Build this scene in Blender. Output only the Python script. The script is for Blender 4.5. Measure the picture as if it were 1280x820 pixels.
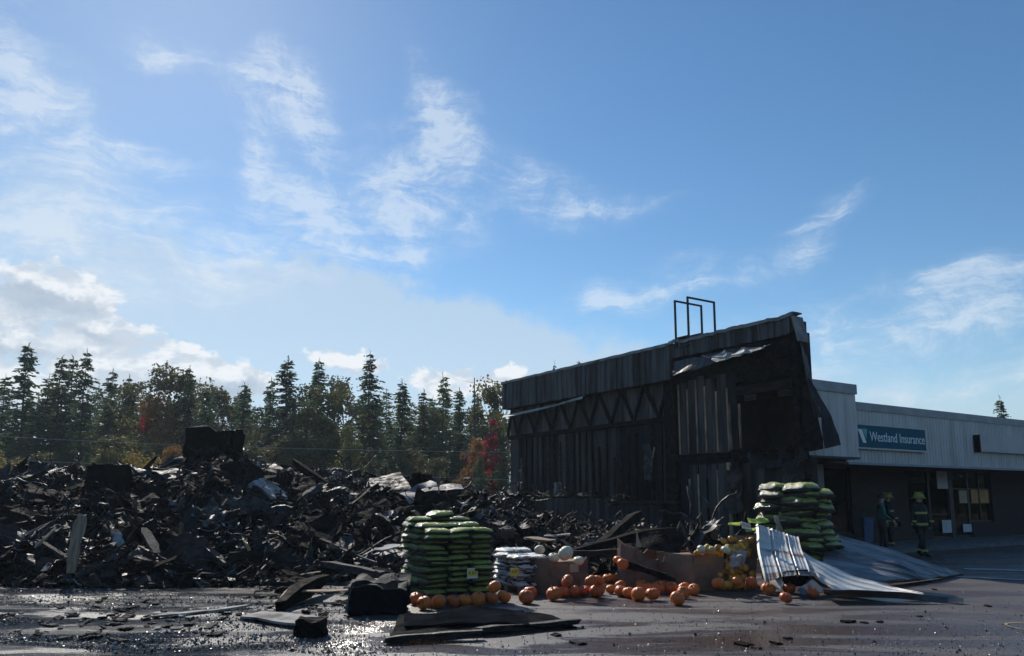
import bpy, bmesh, math, random
from mathutils import Vector, Matrix, Euler, noise as mnoise
R = math.radians
rnd = random.Random(7)
for o in list(bpy.data.objects):
    bpy.data.objects.remove(o)
sc = bpy.context.scene
COL = sc.collection

# ------------------------------------------------------------------ camera
CAMH = 1.7
FPX, PPX, PPY = 962.0, 640.0, 480.0
PITCH = math.atan(142.0 / 962.0)
cam = bpy.data.cameras.new('camera')
camo = bpy.data.objects.new('camera', cam)
COL.objects.link(camo)
camo.location = (0, 0, CAMH)
camo.rotation_euler = (math.pi / 2 + PITCH, 0, 0)
cam.sensor_fit = 'HORIZONTAL'
cam.sensor_width = 36
cam.lens = 36 * FPX / 1280
cam.shift_y = 70 / 1280
cam.clip_start = 0.1
cam.clip_end = 5000
sc.camera = camo

SUN_AZ, SUN_EL = R(-25), R(35)        # azimuth from +Y towards +X
SKY_STRENGTH = 0.112
SUN_STRENGTH = 5.0
HAZE = 0.00038


def ray(px, py):
    a, b = (px - PPX) / FPX, (PPY - py) / FPX
    cp, sp = math.cos(PITCH), math.sin(PITCH)
    return Vector((a, cp - b * sp, sp + b * cp))


def azel(px, py):
    d = ray(px, py).normalized()
    return math.atan2(d.x, d.y), math.asin(d.z)


# ------------------------------------------------------------------ node helpers
class NT:
    def __init__(self, tree):
        self.t = tree
        tree.nodes.clear()

    def n(self, typ, inputs=None, **props):
        nd = self.t.nodes.new(typ)
        for k, v in props.items():
            setattr(nd, k, v)
        for k, v in (inputs or {}).items():
            s = nd.inputs[k]
            if isinstance(v, bpy.types.NodeSocket):
                self.t.links.new(v, s)
            elif isinstance(v, bpy.types.Node):
                self.t.links.new(v.outputs[0], s)
            else:
                s.default_value = v
        return nd

    def math(self, op, a, b=0.0, c=None, clamp=False):
        ins = {0: a, 1: b}
        if c is not None:
            ins[2] = c
        return self.n('ShaderNodeMath', ins, operation=op, use_clamp=clamp).outputs[0]

    def mix(self, f, a, b, blend='MIX'):
        nd = self.n('ShaderNodeMix', {}, data_type='RGBA', blend_type=blend)
        for k, v in ((0, f), (6, a), (7, b)):
            if isinstance(v, bpy.types.NodeSocket):
                self.t.links.new(v, nd.inputs[k])
            else:
                nd.inputs[k].default_value = (*v, 1) if isinstance(v, tuple) and len(v) == 3 else v
        return nd.outputs[2]

    def ramp(self, f, a, b, lo=0.0, hi=1.0):
        nd = self.n('ShaderNodeMapRange', {0: f, 1: a, 2: b, 3: lo, 4: hi}, interpolation_type='SMOOTHSTEP')
        return nd.outputs[0]

    def noise(self, vec, scale, detail=4, rough=0.5, dist=0.0):
        nd = self.n('ShaderNodeTexNoise', {'Scale': scale, 'Detail': detail, 'Roughness': rough, 'Distortion': dist})
        if vec is not None:
            self.t.links.new(vec, nd.inputs['Vector'])
        return nd


# ------------------------------------------------------------------ world: sky with clouds
world = bpy.data.worlds.new('World')
sc.world = world
world.use_nodes = True
W = NT(world.node_tree)
sky = W.n('ShaderNodeTexSky', {}, sky_type='NISHITA')
sky.sun_disc = False
sky.sun_elevation = SUN_EL
sky.sun_rotation = SUN_AZ
sky.altitude = 50
sky.air_density = 1.0
sky.dust_density = 0.12
sky.ozone_density = 2.0
geo = W.n('ShaderNodeTexCoord').outputs['Generated']
sep = W.n('ShaderNodeSeparateXYZ', {0: geo})
az = W.math('ARCTAN2', sep.outputs[0], sep.outputs[1])
el = W.math('ARCSINE', sep.outputs[2])
dirv = W.n('ShaderNodeCombineXYZ', {0: az, 1: el, 2: 0.0}).outputs[0]
wn1 = W.noise(dirv, 5.0, 5, 0.6)
wn2 = W.noise(dirv, 22.0, 4, 0.65)
off1 = W.n('ShaderNodeVectorMath', {0: wn1.outputs['Color'], 1: (0.5, 0.5, 0.5)}, operation='SUBTRACT').outputs[0]
off1 = W.n('ShaderNodeVectorMath', {0: off1, 1: (0.22, 0.22, 0)}, operation='MULTIPLY').outputs[0]
off2 = W.n('ShaderNodeVectorMath', {0: wn2.outputs['Color'], 1: (0.5, 0.5, 0.5)}, operation='SUBTRACT').outputs[0]
off2 = W.n('ShaderNodeVectorMath', {0: off2, 1: (0.055, 0.055, 0)}, operation='MULTIPLY').outputs[0]
wv = W.n('ShaderNodeVectorMath', {0: dirv, 1: off1}, operation='ADD').outputs[0]
wv = W.n('ShaderNodeVectorMath', {0: wv, 1: off2}, operation='ADD').outputs[0]
wvp = W.n('ShaderNodeVectorMath', {0: dirv, 1: off2}, operation='ADD').outputs[0]


def blobs(lst, vec, grow=1.0):
    """sum of soft ellipses in azimuth / elevation; entries: px, py, half length, half width (px), tilt, strength"""
    tot = None
    for (px, py, a, b, tilt, amp) in lst:
        A, E = azel(px, py)
        mp = W.n('ShaderNodeMapping', {'Vector': vec, 'Location': (A, E, 0), 'Rotation': (0, 0, R(tilt)),
                                       'Scale': (grow * a / 960, grow * b / 960, 1)}, vector_type='TEXTURE')
        g = W.n('ShaderNodeTexGradient', {0: mp.outputs[0]}, gradient_type='SPHERICAL').outputs['Fac']
        tot = W.math('MULTIPLY', g, amp) if tot is None else W.math('MULTIPLY_ADD', g, amp, tot)
    return tot


CIRRUS = [
    (340, 110, 70, 55, 10, 1.0), (385, 150, 50, 70, 0, .5), (310, 180, 28, 70, 5, .6), (345, 235, 70, 34, -48, .8),
    (395, 280, 85, 40, -38, 1.0), (415, 300, 40, 28, -30, .5), (375, 130, 60, 40, -30, .6),
    (205, 55, 75, 20, -4, .9), (185, 188, 85, 15, -8, .75), (222, 205, 34, 20, -30, .6),
    (535, 110, 28, 85, 12, .55), (550, 160, 40, 45, -30, .6), (490, 225, 95, 70, 0, .75), (555, 230, 95, 85, 0, .55),
    (500, 280, 50, 70, 10, .5), (595, 215, 60, 60, 0, .4),
    (690, 245, 60, 42, -25, .8), (740, 255, 80, 28, -5, .45), (820, 250, 60, 10, 15, .2),
    (1010, 300, 85, 32, 30, .8), (1040, 285, 40, 26, 25, .5), (1045, 232, 40, 13, -10, .55), (1088, 243, 24, 16, 0, .3),
    (820, 362, 130, 34, 8, .8), (860, 355, 60, 30, 0, .4), (755, 380, 60, 14, 18, .5), (1150, 385, 190, 50, 4, .58), (1235, 360, 70, 34, 8, .45),
    (1080, 420, 180, 40, 0, .4), (1240, 470, 140, 30, 4, .7), (1060, 470, 160, 26, -4, .45),
    (40, 100, 150, 70, -35, .36), (60, 160, 170, 60, -30, .32), (20, 220, 120, 90, 0, .5), (60, 280, 140, 24, -35, .4),
    (10, 60, 90, 60, -45, .5), (250, 330, 260, 60, 6, .45), (330, 320, 180, 70, 10, .35), (30, 380, 200, 120, 0, .5),
]
VEIL = [
    (420, 440, 340, 110, -6, 1.9), (330, 500, 700, 90, 0, 2.2), (640, 560, 1500, 110, 0, 1.6), (600, 450, 320, 90, -10, 1.7), (480, 420, 260, 60, -10, 1.3), (200, 420, 330, 100, 0, 1.2), (120, 330, 300, 130, 0, .75),
    (30, 250, 220, 200, 0, .6), (60, 60, 260, 220, 0, .5), (1150, 450, 350, 110, 0, .5), (800, 470, 300, 60, 0, .5),
]
CUMULUS = [
    (50, 358, 110, 34, 2, 1.4), (20, 415, 150, 44, 0, 1.4), (110, 420, 90, 34, 0, 1.3), (190, 445, 100, 30, -8, 1.2), (250, 465, 110, 36, -6, 1.3),
    (300, 480, 80, 26, 0, 1.0), (30, 470, 160, 40, 0, 1.2), (425, 445, 62, 22, -4, 1.2), (470, 455, 40, 16, -10, .8), (560, 470, 70, 22, 0, .9),
    (600, 480, 90, 26, 0, .9), (640, 470, 26, 18, 0, 1.0), (520, 480, 60, 20, 0, .7), (120, 485, 200, 36, 0, 1.0),
]
SHADE = [(45, 377, 100, 22, 0, 1.5), (105, 418, 60, 16, 0, 1.0), (275, 486, 90, 18, 0, 1.3), (20, 440, 110, 22, 0, 1.0), (430, 458, 60, 12, 0, .6), (20, 400, 60, 12, 0, .6), (150, 450, 60, 12, 0, .4)]

# streaky fibres for the high cloud
wsoft = W.n('ShaderNodeVectorMath', {0: dirv, 1: W.n('ShaderNodeVectorMath', {0: off1, 1: (.35, .35, 0)}, operation='MULTIPLY').outputs[0]}, operation='ADD').outputs[0]
fib = W.n('ShaderNodeMapping', {'Vector': wsoft, 'Rotation': (0, 0, R(38)), 'Scale': (7, 30, 1)}).outputs[0]
fibn = W.noise(fib, 1.0, 8, 0.70, 0.5).outputs['Fac']
clo = W.noise(wsoft, 12.0, 9, 0.68, 0.5).outputs['Fac']
tex = W.math('ADD', W.math('MULTIPLY', fibn, 0.66), W.math('MULTIPLY', clo, 0.49))
wcen = W.n('ShaderNodeVectorMath', {0: wvp, 1: (0, 0, 0)}, operation='ADD').outputs[0]
# warp is centred on zero, so the ellipses stay put on average
cir = blobs(CIRRUS, W.n('ShaderNodeVectorMath', {0: dirv, 1: W.n('ShaderNodeVectorMath', {0: off1, 1: (.55, .55, 0)}, operation='MULTIPLY').outputs[0]}, operation='ADD').outputs[0], 1.3)
wisp = W.math('POWER', W.math('MULTIPLY', tex, 1.72), 5.2)
cird = W.math('MULTIPLY', W.ramp(W.math('MULTIPLY', cir, wisp), 0.0, 1.6), 0.55)
veil = blobs(VEIL, wv)
veild = W.math('MULTIPLY', W.ramp(W.math('MULTIPLY', veil, W.math('ADD', W.math('MULTIPLY', tex, 1.1), 0.3)), 0.05, 1.6), 0.70)
cum = blobs(CUMULUS, wvp)
pn = W.noise(W.n('ShaderNodeMapping', {'Vector': dirv, 'Scale': (1, 1.7, 1)}).outputs[0], 17.0, 8, 0.58, 0.15).outputs['Fac']
cumd = W.math('MULTIPLY', W.ramp(W.math('ADD', W.math('MINIMUM', cum, 0.9), W.math('MULTIPLY', W.math('SUBTRACT', pn, 0.52), 2.6)), 0.26, 0.75), 0.9)
gate = W.ramp(cum, 0.02, 0.25)
cumd = W.math('MULTIPLY', cumd, gate)
shd = W.ramp(W.math('MULTIPLY', blobs(SHADE, wvp), W.math('ADD', pn, 0.4)), 0.15, 0.9)
K = 1.0 / SKY_STRENGTH
skyc = W.n('ShaderNodeHueSaturation', {'Color': sky.outputs[0], 'Saturation': 1.18}).outputs[0]
skyc = W.mix(1.0, skyc, (0.93, 1.0, 1.0), 'MULTIPLY')
c = W.mix(veild, skyc, (0.56 * K, 0.68 * K, 0.80 * K))
c = W.mix(cird, c, (0.78 * K, 0.86 * K, 0.94 * K))
pn2 = W.noise(W.n('ShaderNodeMapping', {'Vector': W.n('ShaderNodeVectorMath', {0: dirv, 1: (-.010, .016, 0)}, operation='ADD').outputs[0], 'Scale': (1, 1.7, 1)}).outputs[0], 17.0, 5, 0.55, 0.15).outputs['Fac']
lit = W.ramp(W.math('SUBTRACT', pn, pn2), -0.10, 0.10)
white = W.mix(lit, (0.60 * K, 0.68 * K, 0.78 * K), (0.90 * K, 0.93 * K, 0.96 * K))
cumcol = W.mix(W.math('MULTIPLY', shd, 0.8), white, (0.40 * K, 0.50 * K, 0.62 * K))
c = W.mix(cumd, c, cumcol)
c = W.mix(W.math('MULTIPLY', W.ramp(W.math('ABSOLUTE', el), 0.15, 0.0), 0.8), c, (0.42 * K, 0.54 * K, 0.66 * K))
bg = W.n('ShaderNodeBackground', {0: c, 1: SKY_STRENGTH})
W.n('ShaderNodeOutputWorld', {0: bg})
try:
    world.cycles.sampling_method = 'MANUAL'
    world.cycles.sample_map_resolution = 512
except Exception:
    pass

# ------------------------------------------------------------------ sun, exposure
sun = bpy.data.lights.new('sun', 'SUN')
sun.energy = SUN_STRENGTH
sun.angle = R(0.53)
sun.color = (1.0, 0.94, 0.85)
suno = bpy.data.objects.new('sun', sun)
COL.objects.link(suno)
TO_SUN = Vector((math.sin(SUN_AZ) * math.cos(SUN_EL), math.cos(SUN_AZ) * math.cos(SUN_EL), math.sin(SUN_EL)))
suno.rotation_euler = (-TO_SUN).to_track_quat('-Z', 'Y').to_euler()
suno.location = TO_SUN * 60
vs = sc.view_settings
vs.view_transform = 'Standard'
vs.look = 'None'
vs.exposure = 0.0
vs.gamma = 1.0
vs.use_curve_mapping = False
sc.cycles.use_denoising = True
sc.cycles.use_adaptive_sampling = True
sc.cycles.adaptive_threshold = 0.02
sc.cycles.max_bounces = 5
sc.cycles.transparent_max_bounces = 8
sc.cycles.sample_clamp_indirect = 6.0
sc.render.engine = 'CYCLES'

# ------------------------------------------------------------------ position helpers
HOR = 622.0


def at(px, py, Y):
    d = ray(px, py)
    k = Y / d.y
    return Vector((d.x * k, Y, CAMH + d.z * k))


def gp(px, py, z=0.0):
    d = ray(px, py)
    k = (z - CAMH) / d.z
    return Vector((d.x * k, d.y * k, z))


BA = R(32.7)                                             # the shop fronts run this way
VX = Vector((math.cos(BA), math.sin(BA), 0))             # along the shop front, to the right and away
NB = Vector((math.sin(BA), -math.cos(BA), 0))            # out of the shop front
UX = Vector((-math.sin(BA), math.cos(BA), 0))            # along the burned wall, to the left and away
NA = -VX                                                 # out of the burned wall
OW = Vector((17.6, 30.9, 0))                             # foot of the shop door
CA = Vector((0.3745 * 22.0, 22.0, 0))                    # near corner of the burned wall


def on_plane(px, py, P, n):
    d = ray(px, py)
    o = Vector((0, 0, CAMH))
    k = (P - o).dot(n) / d.dot(n)
    return o + d * k


def WA(px, py, off=0.0):
    p = on_plane(px, py, CA + NA * off, NA) - CA
    return -p.dot(UX), p.z


def WB(px, py, off=0.0):
    p = on_plane(px, py, OW + NB * off, NB) - OW
    return p.dot(VX), p.z


# ------------------------------------------------------------------ materials
MATS = {}


def material(name, c1, c2=None, scale=4.0, rough=0.7, rough2=None, metal=0.0, bump=0.0, bscale=None, spec=0.5,
             rand=0.0, detail=5, stretch=(1, 1, 1), contrast=(0.35, 0.65), translucent=0.0, c3=None, c3amt=0.5):
    m = bpy.data.materials.new(name)
    m.use_nodes = True
    N = NT(m.node_tree)
    tc = N.n('ShaderNodeTexCoord').outputs['Object']
    oi = N.n('ShaderNodeObjectInfo')
    vec = N.n('ShaderNodeMapping', {'Vector': tc, 'Scale': stretch}).outputs[0]
    vec = N.n('ShaderNodeVectorMath', {0: vec, 1: N.n('ShaderNodeVectorMath', {0: oi.outputs['Random'], 1: (37., 91., 53.)}, operation='MULTIPLY').outputs[0]}, operation='ADD').outputs[0]
    nz = N.noise(vec, scale, detail, 0.6)
    f = N.ramp(nz.outputs['Fac'], contrast[0], contrast[1])
    colr = N.mix(f, c1, c2 or c1)
    if c3:
        n3 = N.noise(vec, scale * 0.37, 4, 0.6)
        colr = N.mix(N.ramp(n3.outputs['Fac'], c3amt, c3amt + 0.14), colr, c3)
    if rand:
        hv = N.n('ShaderNodeHueSaturation', {'Color': colr, 'Value': N.math('ADD', N.math('MULTIPLY', oi.outputs['Random'], rand * 2), 1 - rand),
                                             'Hue': N.math('ADD', N.math('MULTIPLY', oi.outputs['Random'], rand * 0.06), 0.5 - rand * 0.03)})
        colr = hv.outputs[0]
    p = N.n('ShaderNodeBsdfPrincipled', {'Base Color': colr, 'Metallic': metal, 'Specular IOR Level': spec})
    if rough2 is None:
        p.inputs['Roughness'].default_value = rough
    else:
        N.t.links.new(N.ramp(N.noise(vec, scale * 1.7, 3).outputs['Fac'], 0.35, 0.65, rough, rough2), p.inputs['Roughness'])
    if bump:
        b = N.n('ShaderNodeBump', {'Strength': bump, 'Distance': 0.05, 'Height': N.noise(vec, bscale or scale * 4, 4, 0.6).outputs['Fac']})
        N.t.links.new(b.outputs[0], p.inputs['Normal'])
    out = p.outputs[0]
    if translucent:
        t = N.n('ShaderNodeBsdfTranslucent', {0: colr})
        out = N.n('ShaderNodeMixShader', {0: translucent, 1: p.outputs[0], 2: t.outputs[0]}).outputs[0]
    N.n('ShaderNodeOutputMaterial', {0: out})
    MATS[name] = m
    return m


material('char', (.008, .007, .006), (.024, .020, .018), 6, .75, .95, bump=.6, bscale=24, rand=.35, spec=.04)
material('char_gloss', (.008, .008, .008), (.02, .019, .018), 5, .45, .7, spec=.25, bump=.6, bscale=18, rand=.2)
material('ash', (.020, .019, .019), (.070, .066, .062), 5, .8, spec=.25, bump=.5, bscale=24, rand=.3)
material('rust', (.018, .012, .010), (.065, .032, .021), 4, .6, .85, bump=.4, bscale=26, rand=.3, c3=(.02, .02, .022))
material('scrap_metal', (.035, .034, .034), (.12, .118, .115), 4, .5, .75, metal=.25, bump=.3, bscale=16, rand=.35, c3=(.02, .016, .013), c3amt=.45)
material('burnt_wood', (.010, .009, .008), (.04, .032, .027), 5, .75, .9, spec=.25, bump=.7, bscale=22, rand=.3, stretch=(.4, 3, 3))
material('pale_wood', (.20, .13, .08), (.36, .26, .17), 6, .8, bump=.3, bscale=26, rand=.25, stretch=(.4, 4, 4), c3=(.04, .035, .03), c3amt=.6)
material('drywall', (.20, .19, .18), (.36, .35, .33), 4, .9, bump=.2, rand=.2, c3=(.05, .045, .04), c3amt=.5)
material('wall_charred', (.008, .009, .011), (.020, .020, .024), 1.2, .65, .9, spec=.25, bump=.25, bscale=20, rand=.25, stretch=(2, 1, .35), c3=(.055, .038, .028), c3amt=.58)
material('wall_scorched', (.036, .032, .031), (.092, .077, .068), 1.4, .65, .9, spec=.25, bump=.25, bscale=20, rand=.25, stretch=(2.5, 1, .3), c3=(.016, .014, .013), c3amt=.47)
material('wall_truss', (.045, .041, .040), (.115, .10, .09), 1.4, .65, .9, spec=.25, bump=.25, bscale=20, rand=.25, stretch=(2.5, 1, .5), c3=(.026, .023, .022), c3amt=.56)
material('stud_tan', (.24, .14, .085), (.50, .32, .20), 3, .8, bump=.3, rand=.3, stretch=(1, 1, .4), c3=(.02, .018, .016), c3amt=.55)
material('fascia_scorched', (.040, .041, .044), (.105, .101, .102), 1.6, .55, .8, spec=.3, metal=.1, bump=.15, rand=.05, stretch=(3.2, 1, .25), c3=(.024, .019, .017), c3amt=.46)
material('coping', (.12, .12, .12), (.26, .25, .24), 2, .55, .75, rand=.1, bump=.2, c3=(.05, .045, .04), c3amt=.55)
material('peeled', (.25, .23, .20), (.42, .40, .36), 3, .7, bump=.3, c3=(.06, .05, .045), c3amt=.58)
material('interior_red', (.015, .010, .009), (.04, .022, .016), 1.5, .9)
material('iron', (.018, .016, .016), (.05, .04, .035), 8, .6, .8, metal=.3)
material('siding_grey', (.50, .48, .45), (.60, .575, .54), 1.3, .5, .65, bump=.05, stretch=(2, 1, .3), c3=(.42, .40, .375), c3amt=.58)
material('siding_cap', (.26, .27, .285), (.33, .335, .345), 2, .5)
material('soffit', (.05, .05, .055), (.07, .07, .075), 3, .8)
material('frame_dark', (.03, .03, .034), (.045, .045, .05), 4, .45, metal=.3)
material('paper', (.62, .62, .62), (.72, .72, .71), 3, .85, rand=.15)
material('reflection_orange', (.55, .22, .06), (.62, .38, .16), 5, .7)
material('poster_tan', (.48, .36, .22), (.55, .44, .30), 4, .7)
material('sign_teal', (.006, .10, .14), (.008, .11, .15), 2, .6, spec=.15)
material('sign_white', (.85, .86, .87), None, 2, .6)
material('sign_green', (.08, .40, .34), None, 2, .45)
material('sign_blank', (.36, .37, .38), (.43, .44, .45), 1.5, .4)
material('black_plastic', (.006, .006, .007), (.012, .012, .013), 6, .6, .85, bump=.2, bscale=12, spec=.01)
material('pumpkin', (.55, .10, .014), (.64, .15, .022), 7, .38, .55, rand=.22, bump=.06, bscale=22, c3=(.52, .09, .012), c3amt=.55)
material('pumpkin_white', (.58, .50, .34), (.66, .60, .45), 5, .45, rand=.1)
material('stem', (.10, .085, .04), (.20, .16, .08), 14, .85)
material('gourd', (.55, .26, .03), (.62, .36, .06), 8, .4, .55, rand=.35, c3=(.48, .17, .05), c3amt=.55)
material('gourd_pale', (.55, .55, .38), (.66, .64, .46), 6, .45, rand=.1)
material('cardboard', (.17, .105, .07), (.24, .15, .10), 3, .85, rand=.12, bump=.1, c3=(.10, .06, .04), c3amt=.55)
material('cardboard_pale', (.34, .26, .18), (.42, .33, .24), 3, .85, rand=.12, bump=.1)
material('pallet_wood', (.14, .11, .08), (.24, .19, .14), 6, .85, bump=.3, rand=.2, stretch=(.4, 4, 4))
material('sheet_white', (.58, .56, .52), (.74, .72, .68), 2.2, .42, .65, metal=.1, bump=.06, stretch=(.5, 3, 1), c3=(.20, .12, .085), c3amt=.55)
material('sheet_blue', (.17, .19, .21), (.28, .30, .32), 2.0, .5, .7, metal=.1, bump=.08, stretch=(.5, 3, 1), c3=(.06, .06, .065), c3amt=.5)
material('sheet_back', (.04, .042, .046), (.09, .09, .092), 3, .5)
material('lime', (.36, .44, .03), (.45, .52, .06), 5, .5)
material('net_grey', (.30, .31, .32), (.50, .51, .52), 18, .35, .6, bump=.5, bscale=30)
material('tag_white', (.70, .69, .62), None, 3, .6)
material('tag_yellow', (.72, .55, .06), (.76, .60, .10), 4, .6)
material('tag_ink', (.03, .03, .03), None, 3, .6)
material('bark', (.05, .042, .035), (.11, .09, .075), 6, .9, bump=.4, stretch=(3, 3, .5))
material('spruce', (.042, .078, .036), (.085, .125, .058), 2.5, .8, rand=.3, translucent=.42)
material('larch', (.07, .105, .040), (.12, .148, .055), 2.0, .75, rand=.3, translucent=.3)
material('leaf_olive', (.085, .092, .030), (.14, .125, .042), 1.6, .7, rand=.3, translucent=.35)
material('leaf_yellow', (.22, .15, .025), (.30, .22, .05), 1.6, .7, rand=.2, translucent=.35)
material('leaf_orange', (.20, .085, .022), (.26, .14, .04), 1.5, .7, rand=.2, translucent=.35)
material('leaf_red', (.42, .035, .045), (.52, .07, .07), 1.5, .7, rand=.1, translucent=.5)
material('skin', (.42, .26, .19), (.48, .31, .23), 8, .55)
material('turnout', (.012, .012, .013), (.022, .021, .02), 12, .85)
material('reflective', (.30, .32, .07), (.38, .40, .10), 9, .45)
material('helmet_yellow', (.27, .25, .04), None, 5, .35)
material('shirt_green', (.035, .12, .10), (.05, .15, .12), 9, .85)
material('trouser', (.025, .028, .035), (.04, .042, .05), 10, .85)
material('hair', (.03, .022, .016), None, 10, .7)
material('bin_blue', (.05, .10, .20), (.06, .12, .23), 6, .5)
material('wire', (.34, .35, .36), None, 6, .5, metal=.3)
material('streak_pale', (.24, .24, .24), (.32, .32, .31), 9, .7, c3=(.12, .12, .12), c3amt=.58)
material('paint_yellow', (.26, .20, .08), (.32, .25, .11), 9, .7, c3=(.1, .09, .07), c3amt=.55)
material('concrete', (.11, .11, .11), (.17, .168, .165), 3, .85, bump=.2, bscale=30)
material('roof_gravel', (.12, .12, .12), (.2, .2, .2), 20, .9)
material('chip_dark', (.02, .02, .021), (.05, .048, .046), 8, .25, .5, spec=.55)
material('chip_pale', (.30, .29, .27), (.48, .47, .45), 8, .4, .7)
material('fallen_tarp', (.007, .008, .010), (.016, .018, .021), 3, .7, .9, spec=.0, bump=.5, bscale=9)


def special(name):
    m = bpy.data.materials.new(name)
    m.use_nodes = True
    MATS[name] = m
    return NT(m.node_tree)


# asphalt: brown-grey, wet in patches, gritty to the left
N = special('asphalt')
pos = N.n('ShaderNodeNewGeometry').outputs['Position']
sp = N.n('ShaderNodeSeparateXYZ', {0: pos})
big = N.noise(pos, 0.22, 5, 0.6).outputs['Fac']
mud = N.noise(N.n('ShaderNodeMapping', {'Vector': pos, 'Scale': (.5, 1.1, 1)}).outputs[0], 0.9, 6, 0.65, 0.4).outputs['Fac']
mid = N.noise(N.n('ShaderNodeMapping', {'Vector': pos, 'Rotation': (0, 0, R(12)), 'Scale': (.35, 1.3, 1)}).outputs[0], 1.0, 6, 0.62, 0.6).outputs['Fac']
fine = N.noise(pos, 60.0, 3, 0.7).outputs['Fac']
grit = N.n('ShaderNodeTexVoronoi', {'Vector': pos, 'Scale': 55.0}, feature='F1')
left = N.ramp(N.math('ADD', N.math('MULTIPLY', sp.outputs[0], -1.0), N.math('MULTIPLY', N.math('SUBTRACT', mid, 0.5), 5.0)), 1.2, 4.2)
col = N.mix(N.ramp(fine, 0.3, 0.7), (.050, .044, .043), (.098, .086, .083))
col = N.mix(N.ramp(mid, 0.42, 0.62), col, (.075, .050, .040))
col = N.mix(N.math('MULTIPLY', left, 0.75), col, (.050, .047, .046))
wet = N.ramp(N.math('ADD', N.math('MULTIPLY', mid, 0.7), N.math('MULTIPLY', big, 0.45)), 0.50, 0.66)
near = N.ramp(sp.outputs[1], 12.6, 10.2)                      # water has run to the low strip nearest the street
wetn = N.math('MAXIMUM', N.math('MULTIPLY', wet, 0.75), N.math('MULTIPLY', near, N.ramp(mid, 0.40, 0.56)))
wetn = N.math('MULTIPLY', wetn, N.math('SUBTRACT', 1.0, N.math('MULTIPLY', left, 0.55)))
mudm = N.math('MULTIPLY', left, N.ramp(mud, 0.50, 0.62))
rough = N.math('SUBTRACT', 0.62, N.math('MULTIPLY', wetn, 0.44))
rough = N.math('SUBTRACT', rough, N.math('MULTIPLY', left, 0.36))
rough = N.math('ADD', rough, N.math('MULTIPLY', mudm, 0.22))
p = N.n('ShaderNodeBsdfPrincipled', {'Base Color': col, 'Roughness': rough, 'Specular IOR Level': N.math('ADD', N.math('MULTIPLY', left, 0.5), 0.45)})
hgt = N.math('ADD', N.math('MULTIPLY', fine, 0.35), N.math('MULTIPLY', grit.outputs['Distance'], N.math('ADD', N.math('MULTIPLY', left, 3.0), 0.25)))
bs = N.math('SUBTRACT', 0.9, N.math('MULTIPLY', wetn, 0.66))
b = N.n('ShaderNodeBump', {'Strength': bs, 'Distance': 0.03, 'Height': hgt})
N.t.links.new(b.outputs[0], p.inputs['Normal'])
N.n('ShaderNodeOutputMaterial', {0: p.outputs[0]})

N = special('soil')
pos = N.n('ShaderNodeNewGeometry').outputs['Position']
nz = N.noise(pos, 0.8, 6, 0.65).outputs['Fac']
col = N.mix(N.ramp(nz, 0.35, 0.65), (.05, .055, .022), (.09, .075, .04))
p = N.n('ShaderNodeBsdfPrincipled', {'Base Color': col, 'Roughness': 0.95})
N.n('ShaderNodeOutputMaterial', {0: p.outputs[0]})

# dark glass of the shop windows
N = special('shop_glass')
p = N.n('ShaderNodeBsdfPrincipled', {'Base Color': (.25, .28, .28, 1), 'Roughness': 0.03, 'Specular IOR Level': 0.4, 'Transmission Weight': 1.0, 'IOR': 1.3, 'Alpha': 1.0})
N.n('ShaderNodeOutputMaterial', {0: p.outputs[0]})

# brown brick, courses too small to tell apart at this distance
N = special('brick_brown')
tc = N.n('ShaderNodeTexCoord').outputs['Object']
rot = N.n('ShaderNodeMapping', {'Vector': tc, 'Rotation': (R(90), 0, 0)}).outputs[0]
bk = N.n('ShaderNodeTexBrick', {'Vector': rot, 'Color1': (.036, .022, .018, 1), 'Color2': (.05, .03, .024, 1), 'Mortar': (.04, .035, .034, 1), 'Scale': 1.0,
                                'Mortar Size': .008, 'Brick Width': .24, 'Row Height': .08})
p = N.n('ShaderNodeBsdfPrincipled', {'Base Color': bk.outputs[0], 'Roughness': 0.85})
bb = N.n('ShaderNodeBump', {'Strength': .5, 'Distance': .01, 'Height': bk.outputs['Fac']}, invert=True)
N.t.links.new(bb.outputs[0], p.inputs['Normal'])
N.n('ShaderNodeOutputMaterial', {0: p.outputs[0]})
N = special('brick_grey')
tc = N.n('ShaderNodeTexCoord').outputs['Object']
rot = N.n('ShaderNodeMapping', {'Vector': tc, 'Rotation': (R(90), 0, 0)}).outputs[0]
bk = N.n('ShaderNodeTexBrick', {'Vector': rot, 'Color1': (.24, .22, .21, 1), 'Color2': (.28, .26, .25, 1), 'Mortar': (.18, .17, .17, 1), 'Scale': 1.0,
                                'Mortar Size': .008, 'Brick Width': .4, 'Row Height': .2})
p = N.n('ShaderNodeBsdfPrincipled', {'Base Color': bk.outputs[0], 'Roughness': 0.85})
N.n('ShaderNodeOutputMaterial', {0: p.outputs[0]})


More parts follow.
